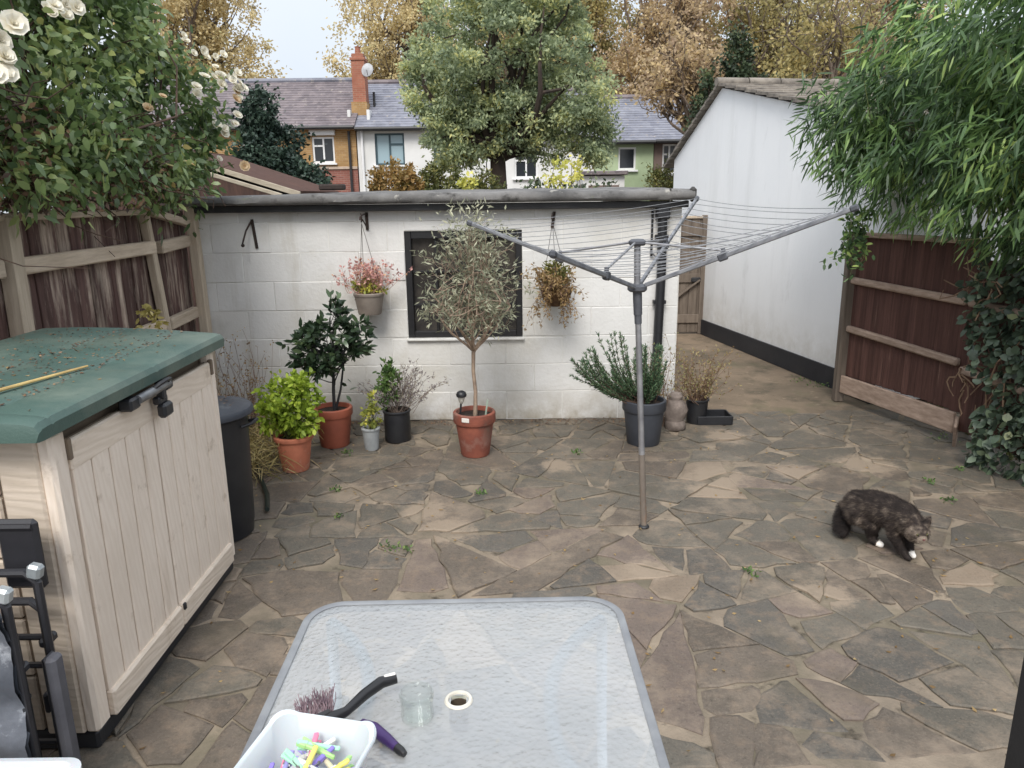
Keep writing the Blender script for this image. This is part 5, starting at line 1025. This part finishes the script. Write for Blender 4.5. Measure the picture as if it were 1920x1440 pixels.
# ================================================================== ROTARY AIRER
m_alu = mat('dull_aluminium', L(166, 166, 168), L(136, 136, 140), 10, .45, .15, 60, metal=.55); m_galv = mat('grey_arm', L(150, 152, 156), L(118, 120, 126), 14, .5, .2, 60, metal=.3); m_hub = mat('hub_plastic', L(88, 90, 96), L(68, 70, 76), 8, .5, .15)
base_, hub, top = np.array((.712, 3.769, 0)), np.array((.643, 3.80, 1.304)), np.array((.637, 3.80, 1.531))
ra = thing('rotary_airer', 'four armed grey metal rotary washing line standing on the patio', 'clothes airer', (.712, 3.769, 0))
pv = lambda t: base_+(hub-base_)*t
MB().tube([pv(0), pv(.35)], .0165, 14).tube([pv(.35), pv(.9)], .0155, 14).build('pole', m_alu, ra, True)
MB().tube([pv(.0), pv(.32)], .0172, 14).build('rusty_base', mat('rusty_pole', L(124, 114, 104), L(100, 91, 83), 10, .7, .3, 50, (1, 1, .5), spots=[(L(132, 92, 60), 6, .58, .7)]), ra, True)
MB().tube([pv(.895), hub], [.022, .024], 14).tube([pv(.86), pv(.9)], .019, 12).build('sleeve', m_hub, ra, True)
MB().tube([hub-(0, 0, .01), top+(0, 0, .005)], .0165, 12).build('upper_pole', m_alu, ra, True)
MB().lathe([(0, -.018), (.04, -.018), (.05, -.008), (.05, .01), (.035, .02), (0, .02)], hub, 18).build('arm_hub', m_hub, ra, True); MB().lathe([(0, -.014), (.036, -.014), (.045, -.004), (.045, .008), (.03, .018), (0, .02)], top, 18).build('strut_hub', m_hub, ra, True)
MB().lathe([(0, 0), (.028, 0), (.03, .004), (.024, .012), (.018, .014)], (.712, 3.769, .001), 14).build('ground_socket', m_black, ra, True)
tips = [np.array(q) for q in ((1.469, 3.30, 1.692), (1.127, 4.65, 1.728), (-.215, 4.31, 1.614), (.17, 2.90, 1.545))]
rad_ = []
for q in tips:
    d = q-hub; d /= np.linalg.norm(d); s = np.cross(d, (0, 0, 1.)); s /= np.linalg.norm(s); ln = np.linalg.norm(q-hub); rad_.append((d, ln))
    am = MB().bar(hub+d*.045, q, .017, .022, .004).build('arm', m_galv, ra); MB().bar(q-d*.005, q+d*.035, .026, .03, .008).build('end_cap', m_hub, am)
    c = hub+d*ln*.44; MB().bar(c-d*.022, c+d*.022, .03, .04, .006).box(c+np.array((0, 0, .026)), (.02, .02, .03), .004).build('strut_clip', m_hub, am)
    MB().tube([top+d*.04*np.array((1, 1, 0)), c+np.array((0, 0, .03))], .0062, 8).build('strut', m_alu, ra, True)
    for f in np.linspace(.34, .985, 11): MB().box(hub+d*ln*f+np.array((0, 0, .013)), (.012, .012, .01), .003).build('line_clip', m_hub, am) if f in () else None
m_line = mat('grey_line', L(150, 152, 156), L(126, 128, 132), 40, .6, 0)
for f in np.linspace(.34, .985, 11):
    pts = [hub+d*ln*f+np.array((0, 0, .014)) for d, ln in rad_]; path = []
    for i in range(4):
        a, b = pts[i], pts[(i+1) % 4]; sag = .012+.03*random.random()*f+(.05*f*(i == 3))
        for t in np.linspace(0, 1, 9)[:-1]: path.append(a+(b-a)*t-np.array((0, 0, sag*4*t*(1-t)*.6)))
    path.append(path[0]); MB().tube(path, .0017, 5, False).build('washing_line', m_line, ra, True)

# ================================================================== TABLE
tcx, tcy, th_ = -.125, 1.379, .395
M = N('obscured_glass'); v = M.coord('pos'); M.b.inputs['Base Color'].default_value = (.74, .77, .79, 1); M.b.inputs['Roughness'].default_value = .5
vor = M.n('TexVoronoi', Scale=75.0); M.l(v, vor.inputs['Vector']); hh = M.mix(.5, vor.outputs['Distance'], M.noise(v, 60, 4, .6, .2, .8)); bp = M.n('Bump', Strength=.8, Distance=.006); M.l(hh, bp.inputs['Height'])
trn = M.n('BsdfTransparent'); trn.inputs['Color'].default_value = (.93, .96, .97, 1); dirt = M.noise(v, 3, 6, .7, .3, .8); mr = M.n('MapRange'); mr.inputs['To Min'].default_value = .67; mr.inputs['To Max'].default_value = .55; M.l(dirt, mr.inputs['Value'])
xs_ = M.n('MixShader'); M.l(mr.outputs['Result'], xs_.inputs[0]); M.l(M.b.outputs[0], xs_.inputs[1]); M.l(trn.outputs[0], xs_.inputs[2])
gl = M.n('BsdfGlossy'); gl.inputs['Roughness'].default_value = .12; M.l(bp.outputs['Normal'], gl.inputs['Normal']); fr = M.n('Fresnel', IOR=2.1); M.l(bp.outputs['Normal'], fr.inputs['Normal'])
x2 = M.n('MixShader'); M.l(fr.outputs[0], x2.inputs[0]); M.l(xs_.outputs[0], x2.inputs[1]); M.l(gl.outputs[0], x2.inputs[2]); M.l(x2.outputs[0], M.o.inputs['Surface']); m_glass = M.m
m_rim = mat('grey_rim', L(150, 152, 154), L(128, 130, 134), 10, .45, .1, 60, metal=.3); m_leg = mat('pale_blue_metal', L(226, 234, 240), L(206, 216, 226), 8, .4, .05)
tb_ = thing('glass_table', 'square garden table with obscured glass top in the foreground', 'table', (tcx, tcy, 0))
out_ = rrect(tcx, tcy, th_, th_, .085, .72, 15, .015); n = len(out_); O = np.array(out_); ang = np.arctan2(O[:, 1]-tcy, O[:, 0]-tcx); I = np.stack([tcx+.003+.021*np.cos(ang), tcy+.021*np.sin(ang), np.full(n, .72)], 1)
dz_ = np.array((0, 0, .006)); V = np.concatenate([I, O, O+dz_, I+dz_]); F = [(a*n+j, a*n+(j+1) % n, ((a+1) % 4)*n+(j+1) % n, ((a+1) % 4)*n+j) for a in range(4) for j in range(n)]
MB().add(V, F).build('glass_top', m_glass, tb_)
M = N('glass_underside'); t2 = M.n('BsdfTransparent'); t2.inputs['Color'].default_value = (.95, .98, .98, 1); M.l(t2.outputs[0], M.o.inputs['Surface'])
go = bpy.data.objects['glass_top']; go.data.materials.append(M.m)
for q in go.data.polygons: q.material_index = 0 if q.normal.z*np.sign(sum(p_.area*p_.normal.z for p_ in go.data.polygons if p_.center.z > .724)) > .5 and q.center.z > .724 else 1
rim = MB(); P_ = np.array(rrect(tcx, tcy, th_+.004, th_+.004, .088, .72, 15, .015)); rows_ = []
for (off, z) in ((0, .704), (.012, .706), (.016, .718), (.012, .730), (.0, .732), (-.006, .729)): rows_.append(np.array(rrect(tcx, tcy, th_+.001+off, th_+.001+off, .086+off, z, 15, .015)))
K = len(rows_); n = len(P_); F = [(i*n+j, i*n+(j+1) % n, ((i+1) % K)*n+(j+1) % n, ((i+1) % K)*n+j) for i in range(K) for j in range(n)]; MB().add(np.concatenate(rows_), F).build('rim', m_rim, tb_, True, angle=60)
for s in (-1, 1):
    ys_ = np.linspace(-1, 1, 17); MB().tube([(tcx+s*(.20+.15*abs(y)**2.4), tcy+y*.345, .700-.006*(1-abs(y))) for y in ys_], .017, 10).build('under_rail', m_leg, tb_, True)
    for u in (-1, 1): MB().tube([(tcx+s*.35, tcy+u*.345, .70), (tcx+s*.355, tcy+u*.35, .4), (tcx+s*.37, tcy+u*.365, .01)], .014, 10).ball((tcx+s*.37, tcy+u*.365, .012), (.018, .018, .012), 10, 6).build('leg', m_leg, tb_, True)
MB().lathe([(.0215, .716), (.0215, .7285), (.023, .7305), (.028, .7305), (.0305, .7265)], (tcx+.003, tcy, 0), 26).build('parasol_ring', mat('ring_white', L(224, 220, 208), L(200, 194, 180), 12, .5, 0), tb_, True)
MB().lathe([(0, .66), (.019, .66), (.021, .69), (.0208, .7155)], (tcx+.003, tcy, 0), 20).build('parasol_socket', mat('brown_plug', L(104, 92, 78), L(76, 66, 56), 20, .8), tb_, True)
# jar
M = N('clear_glass'); tr2 = M.n('BsdfTransparent'); tr2.inputs['Color'].default_value = (.97, .985, .975, 1); gg = M.n('BsdfGlossy'); gg.inputs['Roughness'].default_value = .03; fr = M.n('LayerWeight', Blend=.12); x2 = M.n('MixShader'); M.l(fr.outputs['Facing'], x2.inputs[0]); M.l(tr2.outputs[0], x2.inputs[1]); M.l(gg.outputs[0], x2.inputs[2]); M.l(x2.outputs[0], M.o.inputs['Surface'])
jr = MB().lathe([(0, .7275), (.029, .7275), (.033, .732), (.0335, .742), (.0315, .756), (.034, .772), (.0355, .784), (.034, .790), (.032, .790), (.0325, .783), (.0312, .77), (.029, .756), (.0305, .745), (.029, .737), (0, .735)], (-.203, 1.325, 0), 36).build('glass_jar', M.m, None, True, origin=(-.203, 1.325, .7275)); tag(jr, 'small clear glass jar standing next to the parasol hole', 'jar')
# hand brush
br = thing('hand_brush', 'black handled dustpan brush lying by the white peg tub', 'brush', (-.36, 1.33, .73)); m_bk = mat('brush_black', (.012, .012, .013), (.018, .018, .02), 9, .3, 0)
hd = MB().tube([(-.405, 1.268, .745), (-.372, 1.292, .752), (-.345, 1.312, .755), (-.315, 1.352, .764), (-.285, 1.380, .772), (-.255, 1.393, .772)], [.012, .015, .010, .012, .013, .011], 10).build('handle', m_bk, br, True)
MB().box((-.268, 1.3895, .7825), (.026, .009, .005), .002, rotm(0, 0, .45)).build('hang_hole', m_label, hd); MB().box((-.40, 1.29, .748), (.07, .032, .02), .006, rotm(0, 0, .65)).build('head', m_bk, br)
mb = MB()
for k in range(150):
    a = np.array((-.40, 1.30, .748))+np.array((math.cos(.65), math.sin(.65), 0))*rng.uniform(-.034, .034)+np.array((-math.sin(.65), math.cos(.65), 0))*rng.uniform(0, .016); e = a+np.array((-.012+rng.normal()*.008, .045+rng.normal()*.008, .012+rng.normal()*.008)); mb.tube([a, (a+e)/2+rng.normal(size=3)*.003, e], .0008, 4)
mb.build('bristles', mat('bristle', L(150, 128, 132), L(110, 92, 100), 40, .6, 0), br)['kind'] = 'stuff'
pt = thing('purple_brush', 'slim purple handled brush with dark tip lying on the table glass', 'brush', (-.26, 1.255, .727))
MB().tube([(-.312, 1.302, .736), (-.285, 1.278, .741), (-.255, 1.250, .739), (-.232, 1.229, .736)], [.007, .0125, .0115, .009], 12).build('handle', mat('purple_plastic', L(74, 48, 110), L(60, 38, 92), 9, .35, 0), pt, True)
MB().tube([(-.234, 1.231, .736), (-.222, 1.220, .735), (-.214, 1.213, .734)], [.009, .009, .006], 10).build('tip', m_bk, pt, True); MB().box((-.262, 1.268, .731), (.05, .016, .006), .002, rotm(0, 0, -.73)).build('strip', mat('lilac', L(150, 140, 172), L(130, 120, 150), 9, .5, 0), pt)
# peg tub
pc = (-.372, 1.105); rzt = -.22
def tubloop(h_, z, wave=0, r=.04, n=8):
    q = np.array(rrect(pc[0], pc[1], h_, h_, r, z, n, rzt)); a = np.arctan2(q[:, 1]-pc[1], q[:, 0]-pc[0])-rzt; q[:, 2] += wave*(-np.cos(4*a)); return q
loft([tubloop(.076, .7275), tubloop(.081, .732), tubloop(.092, .785, .006), tubloop(.099, .808, .020), tubloop(.105, .812, .020), tubloop(.106, .808, .020), tubloop(.103, .814, .020), tubloop(.096, .811, .020), tubloop(.089, .785, .006), tubloop(.077, .735)], (True, True)).build('peg_tub', m_wtub, None, True, origin=(pc[0], pc[1], .7275), angle=50)
tag(bpy.data.objects['peg_tub'], 'white plastic tub of coloured clothes pegs on the table corner', 'tub')
PEGC = {'yellow': L(240, 226, 120), 'mint green': L(176, 236, 200), 'purple': L(146, 130, 216), 'pink': L(236, 130, 160), 'white': L(232, 230, 224), 'lilac': L(170, 160, 224), 'lime green': L(178, 226, 146), 'cream': L(232, 222, 190)}
m_spr = mat('spring_steel', L(170, 170, 172), L(140, 140, 144), 20, .3, 0, metal=.9); pegn = 0
pm = {}
for nm, c in PEGC.items():
    mm = mat('peg_'+nm.replace(' ', '_'), c, tuple(x*.85 for x in c[:3]), 9, .35, 0)
    pm[nm] = mesh_of(MB().box((-.004, 0, 0), (.076, .009, .006), .002).box((.026, 0, .002), (.02, .009, .005), .0015), 'jaw', mm)
sprm = mesh_of(MB().tube([(0, -.006, .004), (0, .006, .004)], .0042, 8).tube([(0, .006, .006), (.012, .006, .009), (.018, 0, .009)], .001, 4), 'spring', m_spr)
COMBO = [('purple', 'left'), ('purple', 'front'), ('mint green', 'left'), ('lime green', 'left'), ('lilac', 'back'), ('pink', 'left'), ('white', 'front'), ('cream', 'front'), ('purple', 'right'), ('lilac', 'right'), ('mint green', 'front'), ('white', 'back'), ('lime green', 'right'), ('yellow', 'front'), ('cream', 'right'), ('purple', 'middle'), ('pink', 'back'), ('mint green', 'back'), ('yellow', 'right'), ('lilac', 'middle'), ('lime green', 'back'), ('white', 'middle'), ('mint green', 'middle'), ('yellow', 'middle')]
WHERE = {'left': (-.054, 0), 'right': (.052, .0), 'front': (0, -.052), 'back': (0, .05), 'middle': (0, 0)}
for i, (nm, wh) in enumerate(COMBO):
    lx, ly = pc[0]+WHERE[wh][0]+rng.normal()*.012, pc[1]+WHERE[wh][1]+rng.normal()*.012; zz = .766+.046*i/len(COMBO)
    o = bpy.data.objects.new('clothes_peg', None); COL.objects.link(o); o.location = (lx, ly, zz); o.rotation_euler = (rng.normal()*.5, rng.normal()*.25, rng.random()*6.28); o['label'] = nm+' plastic clothes peg '+('in the middle of' if wh == 'middle' else 'towards the '+wh+' of')+' the white tub'; o['category'] = 'clothes peg'; o['group'] = 'clothes pegs in the white tub'; o.empty_display_size = .05
    link('jaw', pm[nm], None, o, rot=(0, -.10, 0), loc=(0, 0, .006)); link('jaw', pm[nm], None, o, rot=(math.pi, .10, 0), loc=(0, 0, -.001)); link('spring', sprm, None, o)
# door leaf at the right edge
dr = thing('open_door', 'dark door edge standing open at the bottom right corner', 'door', (.82, .6, 0))
MB().box((.80, .93, 1.02), (.055, .14, 2.04), .004).box((.80, .27, 1.02), (.055, .14, 2.04), .004).box((.80, .6, .12), (.055, .52, .24), .004).box((.80, .6, 1.98), (.055, .52, .12), .004).build('frame', m_wframe, dr); MB().box((.80, .6, 1.08), (.012, .52, 1.68)).build('pane', m_dglass, dr)

# ================================================================== CAT
def capsule(mb, a, b, ra, rb):
    a, b = np.array(a, float), np.array(b, float); t = np.linspace(0, 1, 5)[:, None]; mb.tube(a+(b-a)*t, np.linspace(ra, rb, 5), 12); mb.ball(a, ra, 12, 8); mb.ball(b, rb, 12, 8)
def chain(mb, pts):
    for (a, ra), (b, rb) in zip(pts[:-1], pts[1:]): capsule(mb, a, b, ra, rb)
ct = thing('cat', 'long haired dark tortoiseshell cat with white paws walking on the paving', 'cat', (1.9, 3.5, 0))
mb = MB()
chain(mb, [((1.80, 3.63, .195), .080), ((1.85, 3.57, .208), .090), ((1.90, 3.50, .212), .088), ((1.945, 3.43, .208), .080), ((1.955, 3.375, .198), .066), ((1.955, 3.325, .182), .056)])
HC = np.array((1.957, 3.305, .176)); mb.ball(HC, (.060, .053, .052), 16, 12); mb.ball(HC+(0, -.040, -.018), (.029, .024, .022), 12, 8)
chain(mb, [((1.775, 3.585, .17), .060), ((1.835, 3.525, .12), .042), ((1.835, 3.535, .055), .022), ((1.85, 3.515, .022), .019), ((1.874, 3.495, .016), .0185)])
chain(mb, [((1.84, 3.66, .17), .055), ((1.885, 3.62, .12), .038), ((1.87, 3.635, .055), .021), ((1.90, 3.61, .017), .018)])
chain(mb, [((1.905, 3.42, .165), .046), ((1.90, 3.41, .11), .032), ((1.925, 3.375, .05), .0205), ((1.94, 3.35, .017), .0185), ((1.948, 3.335, .013), .015)])
chain(mb, [((1.99, 3.45, .165), .046), ((1.99, 3.44, .11), .032), ((1.985, 3.41, .05), .0205), ((1.984, 3.385, .016), .019), ((1.985, 3.365, .014), .016)])
chain(mb, [((1.775, 3.66, .20), .03), ((1.755, 3.675, .15), .036), ((1.74, 3.665, .09), .040), ((1.725, 3.635, .048), .036), ((1.712, 3.605, .028), .022)])
for s in (-1, 1): mb.lathe([(.0, -.01), (.030, -.006), (.021, .026), (.003, .062)], HC+np.array((s*.040, .012, .036)), 10, rotm(.15, s*.38, 0), sq=.55)
o = mb.build('body', None, None); md = o.modifiers.new('r', 'REMESH'); md.mode = 'VOXEL'; md.voxel_size = .006; sm_ = o.modifiers.new('s', 'SMOOTH'); sm_.factor = .5; sm_.iterations = 4
dg = bpy.context.evaluated_depsgraph_get(); me = bpy.data.meshes.new_from_object(o.evaluated_get(dg)); bpy.data.objects.remove(o)
nv_ = len(me.vertices); co = np.zeros(nv_*3, np.float32); me.vertices.foreach_get('co', co); co = co.reshape(-1, 3).astype(float); no = np.zeros(nv_*3, np.float32); me.vertices.foreach_get('normal', no); no = no.reshape(-1, 3).astype(float)
from mathutils import noise as mnoise
def nz3(p, sc, o=2): return np.array([mnoise.fractal(Vector(q*sc), 1.0, 2.0, o) for q in p])
def catcol(p):
    x, y, z = p.T; a = nz3(p, 26.0); b_ = nz3(p+3.1, 60.0); ax = (x-1.8)*.5-(y-3.6)*.86      # tabby bands across the body, broken up
    band = np.sin(ax*95+a*2.6+z*14); c = .17+.12*band*(.5+a)+.20*np.clip(b_+.05, 0, 1)+.12*np.clip(a, 0, 1)
    c = np.where(z > .258, c*.62, c)
    hd_ = np.linalg.norm(p-HC, axis=1); c = np.where(hd_ < .085, .34+.20*b_+.10*a-.14*np.clip((z-.205)/.03, 0, 1), c)
    c = np.where(np.linalg.norm((p-HC-np.array((0, -.042, -.016)))/np.array((1, 1, .85)), axis=1) < .028, .50, c)
    tl = (x < 1.765) & (z < .17) & (y > 3.57); c = np.where(tl, .03, c); c = np.where((z < .11) & ~tl, c*.45, c)
    for q in ((1.876, 3.49, .012), (1.986, 3.36, .012)): c = np.where(np.linalg.norm(p-np.array(q), axis=1) < .030, 1.0, c)
    return np.clip(c, 0, 1)
a = me.attributes.new('rnd', 'FLOAT', 'POINT'); a.data.foreach_set('value', catcol(co).astype(np.float32)); me.polygons.foreach_set('use_smooth', np.ones(len(me.polygons), bool))
m_fur = leafmat('cat_fur', [(0, (.012, .010, .010)), (.25, L(58, 50, 46)), (.5, L(122, 110, 98)), (.75, L(182, 168, 154)), (1, L(232, 228, 222))], 0, .75, .2)
lc = np.array((1.9, 3.5, 0)); me.vertices.foreach_set('co', (co-lc).astype(np.float32).ravel()); me.update(); bd_ = link('body', me, m_fur, ct)
pick = rng.choice(nv_, 52000); pick = pick[(co[pick, 2] > .03)]; P = co[pick]+rng.normal(size=(len(pick), 3))*.0015; Nn = no[pick]; hd_ = np.linalg.norm(P-HC, axis=1); isl = P[:, 2] < .09
Lh = np.where(hd_ < .07, .010, np.where(isl, .012, rng.uniform(.010, .026, len(P)))); tl = (P[:, 0] < 1.765) & (P[:, 2] < .2); Lh = np.where(tl, .034, Lh)
D = unit(Nn*.38+np.array((-.35, .5, -.35))*.7+rand_dirs(len(P))*.25); col = np.clip(catcol(P)+rng.normal(size=len(P))*.09, 0, 1)
s = unit(np.cross(D, Nn+.01)); V = np.stack([P-s*.0007, P+s*.0007, P+D*Lh[:, None]], 1).reshape(-1, 3); trimesh('fur', V, np.arange(len(V)).reshape(-1, 3), np.repeat(col, 3), m_fur, ct)
m_eye = mat('cat_eye', (.10, .09, .03), (.07, .065, .02), 9, .15, 0)
for s in (-1, 1): e = MB().ball(HC+np.array((s*.024, -.0455, .010)), .0075, 10, 8).build('eye', m_eye, ct, True); MB().ball(HC+np.array((s*.025, -.0535, .010)), (.003, .002, .007), 8, 6).build('pupil', m_bk, e, True)
MB().ball(HC+np.array((0, -.0635, -.010)), (.0075, .005, .005), 8, 6).build('nose', mat('cat_nose', L(120, 76, 72), L(100, 60, 58), 9, .5, 0), ct, True)

ct.scale = (.93, .93, .93)
